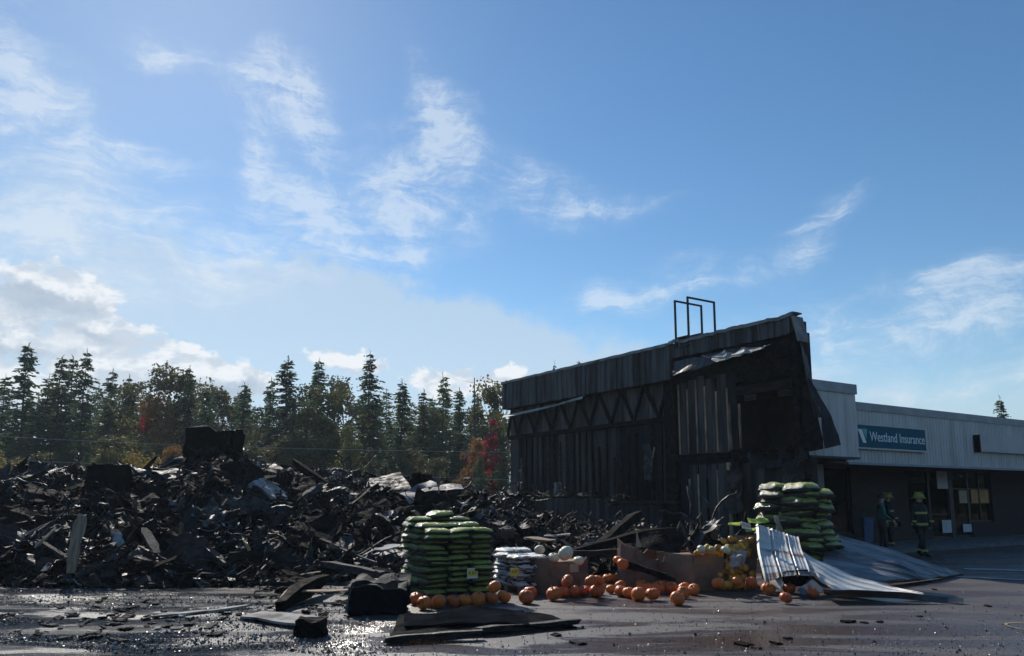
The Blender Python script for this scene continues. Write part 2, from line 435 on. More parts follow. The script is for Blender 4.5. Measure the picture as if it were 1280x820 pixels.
# film of the soil bags: darker lower part and ends, printed blocks
def bag_material(name, film, dark, print_c, lo, hi, kind):
    N = special(name)
    tc = N.n('ShaderNodeTexCoord').outputs['Object']
    oi = N.n('ShaderNodeObjectInfo').outputs['Random']
    s = N.n('ShaderNodeSeparateXYZ', {0: tc})
    vec = N.n('ShaderNodeVectorMath', {0: tc, 1: N.n('ShaderNodeVectorMath', {0: oi, 1: (31., 17., 9.)}, operation='MULTIPLY').outputs[0]}, operation='ADD').outputs[0]
    nz = N.noise(vec, 9.0, 3, 0.6).outputs['Fac']
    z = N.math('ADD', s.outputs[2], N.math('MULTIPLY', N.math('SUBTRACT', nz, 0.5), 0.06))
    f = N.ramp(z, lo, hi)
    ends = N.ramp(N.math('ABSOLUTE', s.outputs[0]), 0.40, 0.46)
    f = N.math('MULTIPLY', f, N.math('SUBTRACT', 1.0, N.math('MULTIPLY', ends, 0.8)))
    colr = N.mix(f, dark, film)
    blk = N.n('ShaderNodeTexNoise', {'Vector': N.n('ShaderNodeMapping', {'Vector': vec, 'Scale': (5, 11, 14) if kind == 'green' else (2.2, 2.2, 3.2)}).outputs[0], 'Scale': 1.0, 'Detail': 1.0})
    pm = N.ramp(blk.outputs['Fac'], 0.56, 0.58) if kind == 'white' else N.math('MULTIPLY', N.ramp(blk.outputs['Fac'], 0.62, 0.65), 0.8)
    colr = N.mix(pm, colr, print_c)
    hv = N.n('ShaderNodeHueSaturation', {'Color': colr, 'Value': N.math('ADD', N.math('MULTIPLY', oi, 0.5), 0.75)}).outputs[0]
    p = N.n('ShaderNodeBsdfPrincipled', {'Base Color': hv, 'Roughness': 0.24, 'Specular IOR Level': 0.6})
    b = N.n('ShaderNodeBump', {'Strength': .9, 'Distance': .05, 'Height': N.noise(vec, 9.0, 5, 0.62).outputs['Fac']})
    N.t.links.new(b.outputs[0], p.inputs['Normal'])
    N.n('ShaderNodeOutputMaterial', {0: p.outputs[0]})


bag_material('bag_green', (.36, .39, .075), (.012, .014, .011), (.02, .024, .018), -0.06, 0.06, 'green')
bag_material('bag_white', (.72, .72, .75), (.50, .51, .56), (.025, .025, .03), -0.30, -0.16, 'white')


# ------------------------------------------------------------------ mesh helpers
class MB:
    def __init__(self):
        self.v, self.f, self.m = [], [], []

    def add(self, vs, fs, mi=0):
        o = len(self.v)
        self.v += [tuple(x) for x in vs]
        self.f += [tuple(i + o for i in f) for f in fs]
        self.m += [mi] * len(fs)
        return self

    def box(self, lo, hi, M=None, mi=0):
        x0, y0, z0 = lo
        x1, y1, z1 = hi
        vs = [Vector(q) for q in ((x0, y0, z0), (x1, y0, z0), (x1, y1, z0), (x0, y1, z0), (x0, y0, z1), (x1, y0, z1), (x1, y1, z1), (x0, y1, z1))]
        if M is not None:
            vs = [M @ q for q in vs]
        return self.add(vs, [(0, 3, 2, 1), (4, 5, 6, 7), (0, 1, 5, 4), (1, 2, 6, 5), (2, 3, 7, 6), (3, 0, 4, 7)], mi)

    def bar(self, a, b, w, h, up=Vector((0, 0, 1)), mi=0):
        a, b = Vector(a), Vector(b)
        d = (b - a)
        L = d.length
        d.normalize()
        if abs(d.dot(up)) > .98:
            up = Vector((0, 1, 0))
        s = d.cross(up).normalized()
        t = s.cross(d)
        M = Matrix((d, s, t)).transposed().to_4x4()
        M.translation = a
        return self.box((0, -w / 2, -h / 2), (L, w / 2, h / 2), M, mi)

    def tube(self, pts, rad, n=6, mi=0, cap=True):
        pts = [Vector(q) for q in pts]
        rs = rad if isinstance(rad, (list, tuple)) else [rad] * len(pts)
        rings = []
        for i, q in enumerate(pts):
            d = (pts[min(i + 1, len(pts) - 1)] - pts[max(i - 1, 0)]).normalized()
            up = Vector((0, 0, 1)) if abs(d.z) < .9 else Vector((0, 1, 0))
            s = d.cross(up).normalized()
            t = s.cross(d)
            rings.append([q + (s * math.cos(2 * math.pi * k / n) + t * math.sin(2 * math.pi * k / n)) * rs[i] for k in range(n)])
        vs = [v for r in rings for v in r]
        fs = []
        for i in range(len(pts) - 1):
            for k in range(n):
                fs.append((i * n + k, i * n + (k + 1) % n, (i + 1) * n + (k + 1) % n, (i + 1) * n + k))
        if cap:
            fs.append(tuple(range(n - 1, -1, -1)))
            fs.append(tuple((len(pts) - 1) * n + k for k in range(n)))
        return self.add(vs, fs, mi)

    def grid(self, P, thick, mi=0, mback=None):
        """solid sheet through the grid of points P[i][j]"""
        nu, nv = len(P), len(P[0])
        P = [[Vector(q) for q in r] for r in P]
        top, bot = [], []
        for i in range(nu):
            for j in range(nv):
                du = P[min(i + 1, nu - 1)][j] - P[max(i - 1, 0)][j]
                dv = P[i][min(j + 1, nv - 1)] - P[i][max(j - 1, 0)]
                nrm = du.cross(dv)
                nrm = nrm.normalized() if nrm.length > 1e-9 else Vector((0, 0, 1))
                top.append(P[i][j] + nrm * thick / 2)
                bot.append(P[i][j] - nrm * thick / 2)
        o = nu * nv
        I = lambda i, j: i * nv + j
        fs = [(I(i, j), I(i + 1, j), I(i + 1, j + 1), I(i, j + 1)) for i in range(nu - 1) for j in range(nv - 1)]
        fb = [(o + I(i, j + 1), o + I(i + 1, j + 1), o + I(i + 1, j), o + I(i, j)) for i in range(nu - 1) for j in range(nv - 1)]
        se = []
        for i in range(nu - 1):
            se.append((I(i, 0), o + I(i, 0), o + I(i + 1, 0), I(i + 1, 0)))
            se.append((I(i + 1, nv - 1), o + I(i + 1, nv - 1), o + I(i, nv - 1), I(i, nv - 1)))
        for j in range(nv - 1):
            se.append((I(0, j + 1), o + I(0, j + 1), o + I(0, j), I(0, j)))
            se.append((I(nu - 1, j), o + I(nu - 1, j), o + I(nu - 1, j + 1), I(nu - 1, j + 1)))
        base = len(self.v)
        self.v += [tuple(x) for x in top + bot]
        for lst, m in ((fs, mi), (fb, mi if mback is None else mback), (se, mi)):
            self.f += [tuple(i + base for i in f) for f in lst]
            self.m += [m] * len(lst)
        return self

    def mesh(self, name, mats, smooth=False):
        me = bpy.data.meshes.new(name)
        me.from_pydata(self.v, [], self.f)
        for k in (mats if isinstance(mats, (list, tuple)) else [mats]):
            me.materials.append(MATS[k])
        me.polygons.foreach_set('material_index', self.m)
        if smooth:
            me.polygons.foreach_set('use_smooth', [True] * len(me.polygons))
        me.update()
        return me


def link(name, data, parent=None, loc=None, rot=None, scale=None):
    o = bpy.data.objects.new(name, data)
    COL.objects.link(o)
    if parent is not None:
        o.parent = parent
    if loc is not None:
        o.location = loc
    if rot is not None:
        o.rotation_euler = rot
    if scale is not None:
        o.scale = scale if not isinstance(scale, (int, float)) else (scale,) * 3
    return o


def tag(o, label=None, cat=None, group=None, kind=None):
    if label:
        o['label'] = label
    if cat:
        o['category'] = cat
    if group:
        o['group'] = group
    if kind:
        o['kind'] = kind
    return o


def empty(name, loc=(0, 0, 0), rz=0.0):
    o = link(name, None, None, loc, (0, 0, rz))
    o.empty_display_size = .2
    return o


def part(name, mb, mats, parent, smooth=False):
    return link(name, mb.mesh(name, mats, smooth), parent)


def boxpart(name, lo, hi, mats, parent):
    return part(name, MB().box(lo, hi), mats, parent)


def nz3(p, s, seed=0.0):
    return mnoise.noise(Vector((p[0] * s + seed, p[1] * s + seed * 1.7, p[2] * s - seed)))


def lerp(a, b, t):
    return a + (b - a) * t


def interp(xs, ys, x):
    if x <= xs[0]:
        return ys[0]
    for i in range(len(xs) - 1):
        if x <= xs[i + 1]:
            return lerp(ys[i], ys[i + 1], (x - xs[i]) / (xs[i + 1] - xs[i]))
    return ys[-1]


def smooth01(t):
    t = max(0., min(1., t))
    return t * t * (3 - 2 * t)


ORD = ['bottom', 'second', 'third', 'fourth', 'fifth', 'sixth', 'seventh', 'eighth', 'ninth', 'tenth', 'eleventh', 'twelfth', 'thirteenth', 'fourteenth', 'fifteenth', 'sixteenth']
NTH = ['first'] + ORD[1:] + ['seventeenth', 'eighteenth', 'nineteenth', 'twentieth', 'twenty-first', 'twenty-second', 'twenty-third', 'twenty-fourth', 'twenty-fifth', 'twenty-sixth', 'twenty-seventh', 'twenty-eighth', 'twenty-ninth', 'thirtieth']

# ================================================================== THE SETTING
g = MB().add([(-2000, -2000, 0), (2000, -2000, 0), (2000, 2500, 0), (-2000, 2500, 0)], [(0, 1, 2, 3)])
tag(link('ground', g.mesh('ground', 'soil')), kind='structure')
# the lot: a sheet with a gentle unevenness
mb = MB()
nx, ny = 90, 60
vs_, fs_ = [], []
for j in range(ny + 1):
    for i in range(nx + 1):
        x, y = lerp(-45, 60, i / nx), lerp(-15, 44, j / ny)
        vs_.append((x, y, 0.012 + 0.006 * mnoise.noise(Vector((x * .3, y * .3, 0)))))
for j in range(ny):
    for i in range(nx):
        a = j * (nx + 1) + i
        fs_.append((a, a + 1, a + nx + 2, a + nx + 1))
mb.add(vs_, fs_)
tag(link('parking_lot', mb.mesh('parking_lot', 'asphalt', True)), kind='structure')
GZ = 0.014

# walkway with kerb in front of the shop
wk = MB().box((-11.2, -2.6, 0), (14, 0.4, .13))
wo = link('pavement', wk.mesh('pavement', 'concrete'), None, OW, (0, 0, BA))
tag(wo, kind='structure')


# ================================================================== SHOP WITH THE TEAL SIGN
def ribbed(t0, t1, z0, z1, y, pitch, depth, back=.06, wig=0.0, seed=1):
    """siding with proud ribs, local x along, -y out"""
    mb = MB()
    n = max(2, int((t1 - t0) / pitch))
    prof = []
    for i in range(n):
        x = lerp(t0, t1, i / n)
        w = (t1 - t0) / n
        prof += [(x, y), (x + w * .62, y), (x + w * .70, y - depth), (x + w * .92, y - depth)]
    prof.append((t1, y))
    vs, fs = [], []
    nzs = 5
    for k in range(nzs):
        z = lerp(z0, z1, k / (nzs - 1))
        for (x, yy) in prof:
            d = wig * mnoise.noise(Vector((x * .9 + seed, z * 1.3, seed)))
            zz = z + (wig * .8 * mnoise.noise(Vector((x * 2.1, seed * 3, 2))) if k in (0,) else 0)
            vs.append((x, yy + d, zz))
    m = len(prof)
    for k in range(nzs - 1):
        for i in range(m - 1):
            fs.append((k * m + i, k * m + i + 1, (k + 1) * m + i + 1, (k + 1) * m + i))
    mb.add(vs, fs)
    mb.box((t0, y + max(.02, wig + .02), z0 + wig), (t1, y + back + wig, z1 - .004))
    return mb


shop = empty('shop_building', OW, BA)
tag(shop, 'long low shop with grey ribbed fascia and brown brick front', 'building')
FO = 1.8
tl, ztop = WB(1069, 503, FO)
_, zbot = WB(1069, 578, FO)
z2t = WB(1275, 524.5, FO)[1]
ztop = (ztop + z2t) / 2
zbot = (zbot + WB(1275, 586, FO)[1]) / 2
TR = 16.0
part('siding', ribbed(tl - .6, TR, zbot, ztop - .26, -FO, .19, .025), 'siding_grey', shop)
boxpart('cap_flashing', (tl - .6, -FO - .05, ztop - .26), (TR, -FO + .35, ztop), 'siding_cap', shop)
boxpart('drip_edge', (tl - .6, -FO - .035, zbot - .07), (TR, -FO + .1, zbot), 'siding_cap', shop)
boxpart('soffit', (tl - 1.4, -FO + .1, zbot - .05), (TR, .0, zbot + .02), 'soffit', shop)
boxpart('roof', (-10.6, -FO + .35, ztop - .35), (TR, 14, ztop - .25), 'roof_gravel', shop)

# the front: wall pieces around the openings (pixel columns measured on the wall plane)
zs = WB(1200, 584, 0)[1]
X = lambda px, py=640: WB(px, py, 0)[0]
tw0, tw1 = X(1029), X(1066)          # window left of the brick
td_w0 = X(1137)                      # dark window
td_a0, td_a1 = X(1166), X(1190)      # door
td_b0 = X(1195)
td_b1 = X(1215)
tw2 = X(1242)
WT = zbot + .3
sillz = WB(1225, 653, 0)[1]
HT = WB(1200, 588, 0)[1]


def wallbox(x0, x1, z0, z1, m='brick_brown'):
    boxpart('wall', (x0, 0, z0), (x1, .25, z1), m, shop)


wallbox(tw1, td_w0, 0, WT)
wallbox(tw2, TR, 0, WT)
wallbox(tw0 - 3, tw0, 0, WT, 'brick_grey')
wallbox(tw0, tw1, HT, WT)
wallbox(td_w0, tw2, HT, WT)
wallbox(tw0, tw1, 0, .45)
wallbox(td_w0, td_a0, 0, .5)
wallbox(td_b1, tw2, 0, sillz)
boxpart('floor', (tw0 - 3, .25, 0), (TR, 9, .135), 'concrete', shop)
boxpart('back_wall', (tw0 - 2.9, 6, .135), (TR, 6.2, WT), 'soffit', shop)
boxpart('ceiling', (tw0 - 2.9, .25, WT), (TR, 6.2, WT + .1), 'soffit', shop)
boxpart('end_wall', (tw0 - 3, .25, 0), (tw0 - 2.9, 6.2, WT + .1), 'soffit', shop)
boxpart('end_wall', (TR, .25, 0), (TR + .1, 6.2, WT + .1), 'soffit', shop)


def glazed(name, x0, x1, z0, z1, mull=0, rails=()):
    w = boxpart(name, (x0, .09, z0), (x0 + .07, .19, z1), 'frame_dark', shop)
    f = MB().box((x1 - .07, .09, z0), (x1, .19, z1)).box((x0 + .07, .09, z1 - .08), (x1 - .07, .19, z1)).box((x0 + .07, .09, z0), (x1 - .07, .19, z0 + .09))
    for r_ in rails:
        f.box((x0 + .07, .10, r_ - .03), (x1 - .07, .18, r_ + .03))
    for k in range(mull):
        xm = lerp(x0, x1, (k + 1) / (mull + 1))
        f.box((xm - .03, .085, z0 + .09), (xm + .03, .185, z1 - .08))
    part('frame', f, 'frame_dark', w)
    part('pane', MB().box((x0 + .07, .13, z0 + .09), (x1 - .07, .142, z1 - .08)), 'shop_glass', w)
    return w


glazed('window', tw0, tw1, .45, HT, 0)
glazed('window', td_w0, td_a0, .5, HT, 0)
dA = glazed('door', td_a0, td_a1, .135, HT, 0, rails=(1.05,))
part('handle', MB().tube([(td_a0 + .16, .06, .95), (td_a0 + .16, .03, 1.0), (td_a0 + .16, .03, 1.3), (td_a0 + .16, .06, 1.35)], .018), 'iron', dA)
dB = glazed('door', td_b0, td_b1, .135, HT, 0, rails=(2.05,))
part('handle', MB().tube([(td_b0 + .16, .06, .95), (td_b0 + .16, .03, 1.0), (td_b0 + .16, .03, 1.3), (td_b0 + .16, .06, 1.35)], .018), 'iron', dB)
glazed('window', td_b1, tw2, sillz, HT, 1, rails=(2.05,))
boxpart('door_post', (td_a1, .05, .13), (td_b0, .22, HT), 'frame_dark', shop)

# papers and boards in the shop windows: things of their own, bar the orange reflection


def card(name, px0, py0, px1, py1, mat, label, cat, y=.05, th=.008, group=None, tilt=0):
    x0, za = WB(px0, (py0 + py1) / 2, -y if y > 0 else -y)
    x1 = WB(px1, (py0 + py1) / 2, -y)[0]
    xm = (px0 + px1) / 2
    z1, z0 = WB(xm, py0, -y)[1], WB(xm, py1, -y)[1]
    P = OW + VX * ((x0 + x1) / 2) - NB * y + Vector((0, 0, (z0 + z1) / 2))
    w, h = (x1 - x0) / 2, (z1 - z0) / 2
    mb = MB()
    G = [[Vector((lerp(-w, w, i / 4), .01 * math.sin(i * 1.1), lerp(-h, h, j / 4))) for j in range(5)] for i in range(5)]
    mb.grid(G, th)
    o = link(name, mb.mesh(name, mat), None, P, (0, R(tilt), BA))
    return tag(o, label, cat, group)


card('poster', 1171, 589, 1184, 611, 'paper', 'pale grey poster at the top of the shop door', 'poster', .07)
card('notice', 1178, 650, 1190, 666, 'paper', 'white notice low on the shop door behind the firefighter', 'notice', .07)
card('notice', 1204, 655, 1215, 665, 'paper', 'cream notice low on the narrow right hand door', 'notice', .07)
card('pane_board', 1214, 612, 1241, 629, 'reflection_orange', 'orange board painted as a reflection in the shop window right of the doors', 'board', .112, .008)  # orange reflection on the glass, put in as a coloured board
card('pane_board', 1199, 613, 1211, 629, 'poster_tan', 'tan board in the narrow door glass', 'board', .112, .008)
card('leaning_board', 1049, 628, 1066, 672, 'paper', 'pale board leaning inside the shop window beside the grey pier', 'board', .45, .02, None, -14)
card('wall_notice', 1104.5, 628, 1110, 641, 'paper', 'small white notice on the brown brick wall behind the green shirted man', 'notice', -.012)
card('window_poster', 1139, 596, 1160, 604, 'poster_tan', 'tan strip poster across the dark window left of the door', 'poster', .20)

# higher block of fascia beside the burned corner
ub = empty('fascia_block', OW, BA)
tag(ub, 'taller grey metal fascia block next to the burned corner', 'fascia')
UO = 2.5
xr, zt = WB(1067.5, 481, UO)
zb = WB(1060, 571, UO)[1]
xl = WB(1011, 560, UO)[0]
part('siding', ribbed(xl, xr, zb, zt - .3, -UO, .34, .03), 'siding_grey', ub)
boxpart('cap_flashing', (xl, -UO - .06, zt - .3), (xr + .04, -UO + .5, zt), 'siding_cap', ub)
boxpart('side_panel', (xr - .03, -UO + .07, zb), (xr, 3, zt - .3), 'siding_cap', ub)
boxpart('soffit', (xl, -UO - .03, zb - .06), (xr + .03, -1.0, zb - .002), 'soffit', ub)
boxpart('pier', (WB(1006, 600, 1.1)[0], -1.1, .0), (WB(1030, 600, 1.1)[0], -.8, zb - .06), 'brick_grey', ub)


def text_mesh(body, size, depth=.004):
    cu = bpy.data.curves.new('t', 'FONT')
    cu.body = body
    cu.size = size
    cu.extrude = depth
    cu.align_x = 'LEFT'
    cu.align_y = 'CENTER'
    ob = bpy.data.objects.new('t', cu)
    COL.objects.link(ob)
    dg = bpy.context.evaluated_depsgraph_get()
    me = bpy.data.meshes.new_from_object(ob.evaluated_get(dg))
    bpy.data.objects.remove(ob)
    xs = [v.co.x for v in me.vertices]
    ys = [v.co.y for v in me.vertices]
    w = max(xs) - min(xs)
    x0 = min(xs)
    for v in me.vertices:
        v.co = Vector((v.co.x - x0, -v.co.z, v.co.y))      # stand it up, facing -y
    return me, w


# shop sign
SO = FO + .16
sx0, sz1 = WB(1070.5, 528, SO)
sx1, sz1b = WB(1157, 537, SO)
sz0 = WB(1070.5, 561, SO)[1]
sz0b = WB(1157, 565, SO)[1]
sz1, sz0 = (sz1 + sz1b) / 2, (sz0 + sz0b) / 2
sg = empty('shop_sign', OW + VX * sx0 + NB * (FO + .03) + Vector((0, 0, sz0)), BA)
tag(sg, 'teal shop sign with white lettering reading Westland Insurance', 'sign')
SW, SH = sx1 - sx0, sz1 - sz0
boxpart('panel', (0.04, -.12, .05), (SW - .04, 0, SH - .04), 'sign_teal', sg)
part('frame', MB().box((0, -.13, 0), (SW, .0, .05)).box((0, -.13, SH - .04), (SW, 0, SH)).box((0, -.13, .05), (.04, 0, SH - .04)).box((SW - .04, -.13, .05), (SW, 0, SH - .04)), 'siding_grey', sg)
me, w = text_mesh('Westland Insurance', .5)
me.materials.append(MATS['sign_white'])
s_ = (SW * .80) / w
lt = link('lettering', me, sg, (SW * .172, -.125, SH * .50), None, (s_, 1, s_ * 1.12))
lh = SH
lg = MB().add([(SW * .012, -.127, lh * .78), (SW * .068, -.127, lh * .78), (SW * .122, -.127, lh * .24), (SW * .075, -.127, lh * .24)], [(0, 3, 2, 1)])
part('logo_stroke', lg, 'sign_white', sg)
lg = MB().add([(SW * .072, -.128, lh * .80), (SW * .142, -.128, lh * .80), (SW * .120, -.128, lh * .40)], [(0, 2, 1)])
part('logo_leaf', lg, 'sign_green', sg)

# blank light-box sign
bx0, bz1 = WB(1221, 544.5, SO)
bz0 = WB(1221, 564, SO)[1]
bs_ = empty('light_box_sign', OW + VX * bx0 + NB * (FO + .03) + Vector((0, 0, bz0)), BA)
tag(bs_, 'blank pale grey light box sign with black end cap', 'sign')
boxpart('panel', (.08, -.17, .0), (5.6, 0, bz1 - bz0), 'sign_blank', bs_)
boxpart('end_cap', (0, -.20, -.03), (.08, .0, bz1 - bz0 + .03), 'black_plastic', bs_)

# ================================================================== BURNED BUILDING
bb_ = empty('burned_building', CA, BA - math.pi / 2)
tag(bb_, 'charred remains of a store with bare truss, torn fascia and dark opening', 'building')
FA = 0.38
a_far = WA(628, 490, FA)[0]
zA = (WA(640, 476, FA)[1] + WA(940, 404, FA)[1]) / 2
zF = (WA(640, 512, FA)[1] + WA(830, 473, FA)[1]) / 2        # foot of the tall fascia
a_step = WA(838, 460, FA)[0]
zF2 = WA(950, 423, FA)[1]
a_post = WA(836, 560)[0]
# backing and panels
boxpart('core_wall', (a_far + .1, .09, 0), (a_post, .30, zA - .3), 'wall_charred', bb_)
x = a_far + .05
i = 0
while x < a_post - .05:
    w = min(.61, a_post - x)
    zt_ = zA - .45
    zc0 = (WA(640, 547)[1] + WA(838, 523)[1]) / 2
    boxpart('panel', (x + .006, .03 + rnd.uniform(-.012, .012), 0), (x + w - .006, .085, zc0 - .01), 'wall_scorched' if rnd.random() < .4 else 'wall_charred', bb_)
    boxpart('panel', (x + .006, .03 + rnd.uniform(-.012, .012), zc0 + .01), (x + w - .006, .085, zt_), 'wall_truss', bb_)
    x += .61
    i += 1
# truss
zc = (WA(640, 547)[1] + WA(838, 523)[1]) / 2
boxpart('truss_chord', (a_far + .1, -.13, zc - .09), (a_post, -.03, zc + .07), 'char', bb_)
boxpart('truss_chord', (a_far + .1, -.13, zF - .02), (a_post, -.03, zF + .12), 'char', bb_)
bots = [600 + q * .244 for q in (150, 200, 290, 375, 470, 570, 680, 795, 925)]
tops = [600 + q * .244 for q in (172, 240, 325, 415, 515, 615, 730, 850, 975)]
nodes = []
for k in range(9):
    nodes.append((WA(bots[k], 545 - (bots[k] - 627) * .125)[0], zc + .05))
    nodes.append((WA(tops[k], 515 - (tops[k] - 627) * .19)[0], zF + .02))
for k in range(len(nodes) - 1):
    (xa, za), (xb, zb_) = nodes[k], nodes[k + 1]
    part('truss_web', MB().bar((xa, -.08, za), (xb, -.08, zb_), .08, .10, Vector((0, 1, 0))), 'char', bb_)
# studs below the truss
st0, st1 = WA(652, 600)[0], WA(828, 590)[0]
k = 0
x = st0
while x < st1:
    zb0 = rnd.uniform(.6, 1.2)
    part('stud', MB().bar((x, -.03, zb0), (x + rnd.uniform(-.04, .04), -.03, zc - .09 - (rnd.uniform(.3, 1.2) if rnd.random() < .2 else 0)), .05, .09, Vector((1, 0, 0))), 'char' if rnd.random() < .75 else 'burnt_wood', bb_)
    x += .42
for (px, y0, y1, ww, m) in ((655, 572, 612, .16, 'ash'), (812, 555, 600, .22, 'ash'), (700, 603, 618, .3, 'drywall')):
    aa, z1_ = WA(px, y0)
    _, z0_ = WA(px, y1)
    G = [[Vector((aa + lerp(-ww, ww, ii / 3) * (1 - .5 * abs(jj / 5 - .4)), -.12 + .06 * nz3((ii, jj, 1), .8), lerp(z0_, z1_, jj / 5))) for jj in range(6)] for ii in range(4)]
    part('torn_lining', MB().grid(G, .015), m, bb_)
# fascia, tall part
part('fascia', ribbed(a_far, a_step, zF, zA - .06, -FA, .30, .035, .05, .045, 3), 'fascia_scorched', bb_)
# fascia end board closing the far end
boxpart('fascia_end', (a_far - .02, -FA, zF), (a_far, .30, zA - .06), 'fascia_scorched', bb_)
# coping of the tall part and of the torn part: bent strips
def strip(x0, x1, y0, y1, zf, n=40, wig=.03, th=.03, seed=0):
    G = []
    for i in range(n + 1):
        x = lerp(x0, x1, i / n)
        zz = zf(i / n) + wig * mnoise.noise(Vector((x * 1.9, seed, 4))) + wig * .5 * mnoise.noise(Vector((x * 6, seed, 1)))
        G.append([Vector((x, y0 + wig * .6 * mnoise.noise(Vector((x * 2.3, seed, 9))), zz - .09)), Vector((x, y0 - .01, zz)), Vector((x, (y0 + y1) / 2, zz + .01)), Vector((x, y1, zz))])
    return MB().grid(G, th)


part('coping', strip(a_far - .03, a_step, -FA - .05, -.0, lambda t: zA, 60, .018), 'coping', bb_)
part('coping', strip(a_step, .30, -FA - .05, -.0, lambda t: zA + .02, 40, .07, .03, 5), 'coping', bb_)
part('fascia', ribbed(a_step, .16, zF2 - .05, zA - .05, -FA, .26, .035, .05, .07, 8), 'fascia_scorched', bb_)
boxpart('parapet_core', (a_far + .1, -.02, zF + .12), (.2, .3, zA - .12), 'wall_charred', bb_)
# corner return of the fascia, bottom kicked outwards
rt = []
for i in range(5):
    row = []
    for j in range(4):
        y = lerp(-FA, .12, j / 3)
        z = lerp(zF2 - .28, zA - .02, i / 4)
        row.append(Vector((.20 + .12 * (1 - i / 4), y + .10 * (1 - i / 4), z)))
    rt.append(row)
part('fascia_return', MB().grid(rt, .04), 'coping', bb_)
# peeled soffit strip under the far fascia
px_pts = [(627, 521, .55), (660, 514, .6), (690, 507, .62), (710, 501, .6), (727, 497, .5)]
G = []
for (px, py, o_) in px_pts:
    aa, zz = WA(px, py, o_)
    G.append([Vector((aa, -.30, zz + .10)), Vector((aa, -.45, zz + .05)), Vector((aa + .05, -o_, zz - .05 + .04 * nz3((px, 0, 0), .11)))])
part('peeled_soffit', MB().grid(G, .02), 'peeled', bb_)

# posts of the near block
a912, a925, a1001 = WA(911, 520)[0], WA(925, 520)[0], WA(1000, 520)[0]
boxpart('post', (a_post, -.18, 0), (WA(848, 520)[0], .3, zF2 - .1), 'char', bb_)
boxpart('post', (a912 + .01, -.10, 0), (a925 - .02, .3, zF2 - .1), 'wall_charred', bb_)
# board panels between tan battens
xs_ = [WA(px, 520, .1)[0] for px in (849, 860, 871, 882, 896, 910)]
zt_, zb_ = WA(878, 473, .1)[1], WA(880, 567, .1)[1]
boxpart('backing', (WA(848, 520)[0], .02, 0), (a912, .3, zF2 - .1), 'wall_charred', bb_)
for k in range(5):
    boxpart('board', (xs_[k] + .03, -.09 + rnd.uniform(-.01, .01), zb_), (xs_[k + 1] - .03, .015, zt_ + rnd.uniform(-.05, .12)), 'wall_scorched', bb_)
for k in range(6):
    boxpart('batten', (xs_[k] - .028, -.12, zb_ + .02), (xs_[k] + .028, -.02, zt_ - rnd.uniform(0, .5)), 'stud_tan', bb_)
xs2 = [WA(px, 610, .1)[0] for px in (862, 873, 884, 897, 911)]
zl1 = WA(885, 580, .1)[1]
boxpart('lintel', (WA(848, 570)[0] - .05, -.2, zb_ - .2), (a912 + .1, -.02, zb_ - .01), 'char', bb_)
for k in range(4):
    boxpart('board', (xs2[k] + .03, -.07 + rnd.uniform(-.01, .01), .2), (xs2[k + 1] - .03, .015, zl1), 'wall_scorched', bb_)
for k in range(5):
    boxpart('batten', (xs2[k] - .025, -.10, .2), (xs2[k] + .025, -.02, zl1 - rnd.uniform(0, .6)), 'stud_tan' if k != 2 else 'char', bb_)
for px in (917, 929):
    aa = WA(px, 540)[0]
    boxpart('batten', (aa - .03, -.16, WA(px, 562)[1]), (aa + .03, -.10, WA(px, 505)[1]), 'stud_tan', bb_)
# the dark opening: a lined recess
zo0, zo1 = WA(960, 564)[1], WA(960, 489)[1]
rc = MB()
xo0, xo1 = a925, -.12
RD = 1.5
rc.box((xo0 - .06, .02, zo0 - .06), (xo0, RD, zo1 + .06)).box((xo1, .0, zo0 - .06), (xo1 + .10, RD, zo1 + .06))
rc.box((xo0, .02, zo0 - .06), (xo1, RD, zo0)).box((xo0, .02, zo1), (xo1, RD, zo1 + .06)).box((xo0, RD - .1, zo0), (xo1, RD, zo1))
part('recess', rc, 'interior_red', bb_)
boxpart('header_beam', (xo0 - .1, -.16, zo1 - .02), (xo1 + .05, -.01, zo1 + .26), 'burnt_wood', bb_)
boxpart('upper_wall', (xo0 - .05, .0, zo1 + .26), (.0, .3, zF2 + .05), 'char', bb_)
for (za, y_, m) in ((.45, -.12, 'char'), (.85, -.2, 'char'), (1.15, -.1, 'burnt_wood')):
    part('joist', MB().bar((xo0 - .05, y_, zo1 + za), (xo1 + .1, y_ - .05, zo1 + za + rnd.uniform(-.05, .1)), .12, .16), m, bb_)
for k, (px, py) in enumerate(((938, 497), (980, 491))):
    aa, zz = WA(px, py, .18)
    boxpart('scorched_block', (aa - .22, -.19, zz - .09), (aa + .22, -.165, zz + .09), 'burnt_wood', bb_)
# sill with rubble under the opening
boxpart('sill_beam', (xo0 - .1, -.25, zo0 - .28), (xo1 + .1, -.01, zo0 - .07), 'char', bb_)
# lower wall under the opening
xs3 = [lerp(a925, -.02, k / 5) for k in range(6)]
for k in range(5):
    boxpart('panel', (xs3[k] + .01, -.02 + rnd.uniform(-.02, .02), 0), (xs3[k + 1] - .01, .06, zo0 - .3), 'wall_scorched' if k != 2 else 'wall_charred', bb_)
boxpart('backing', (a925, .07, 0), (-.02, .3, zo0 - .3), 'char', bb_)
for k, (px, py) in enumerate(((918, 610), (924, 625), (932, 618))):
    aa = WA(px, 620)[0]
    part('charred_post', MB().bar((aa, -.14, 0), (aa + rnd.uniform(-.1, .1), -.16, WA(px, 578 + k * 4)[1]), .10, .12, Vector((1, 0, 0))), 'burnt_wood' if k else 'stud_tan', bb_)
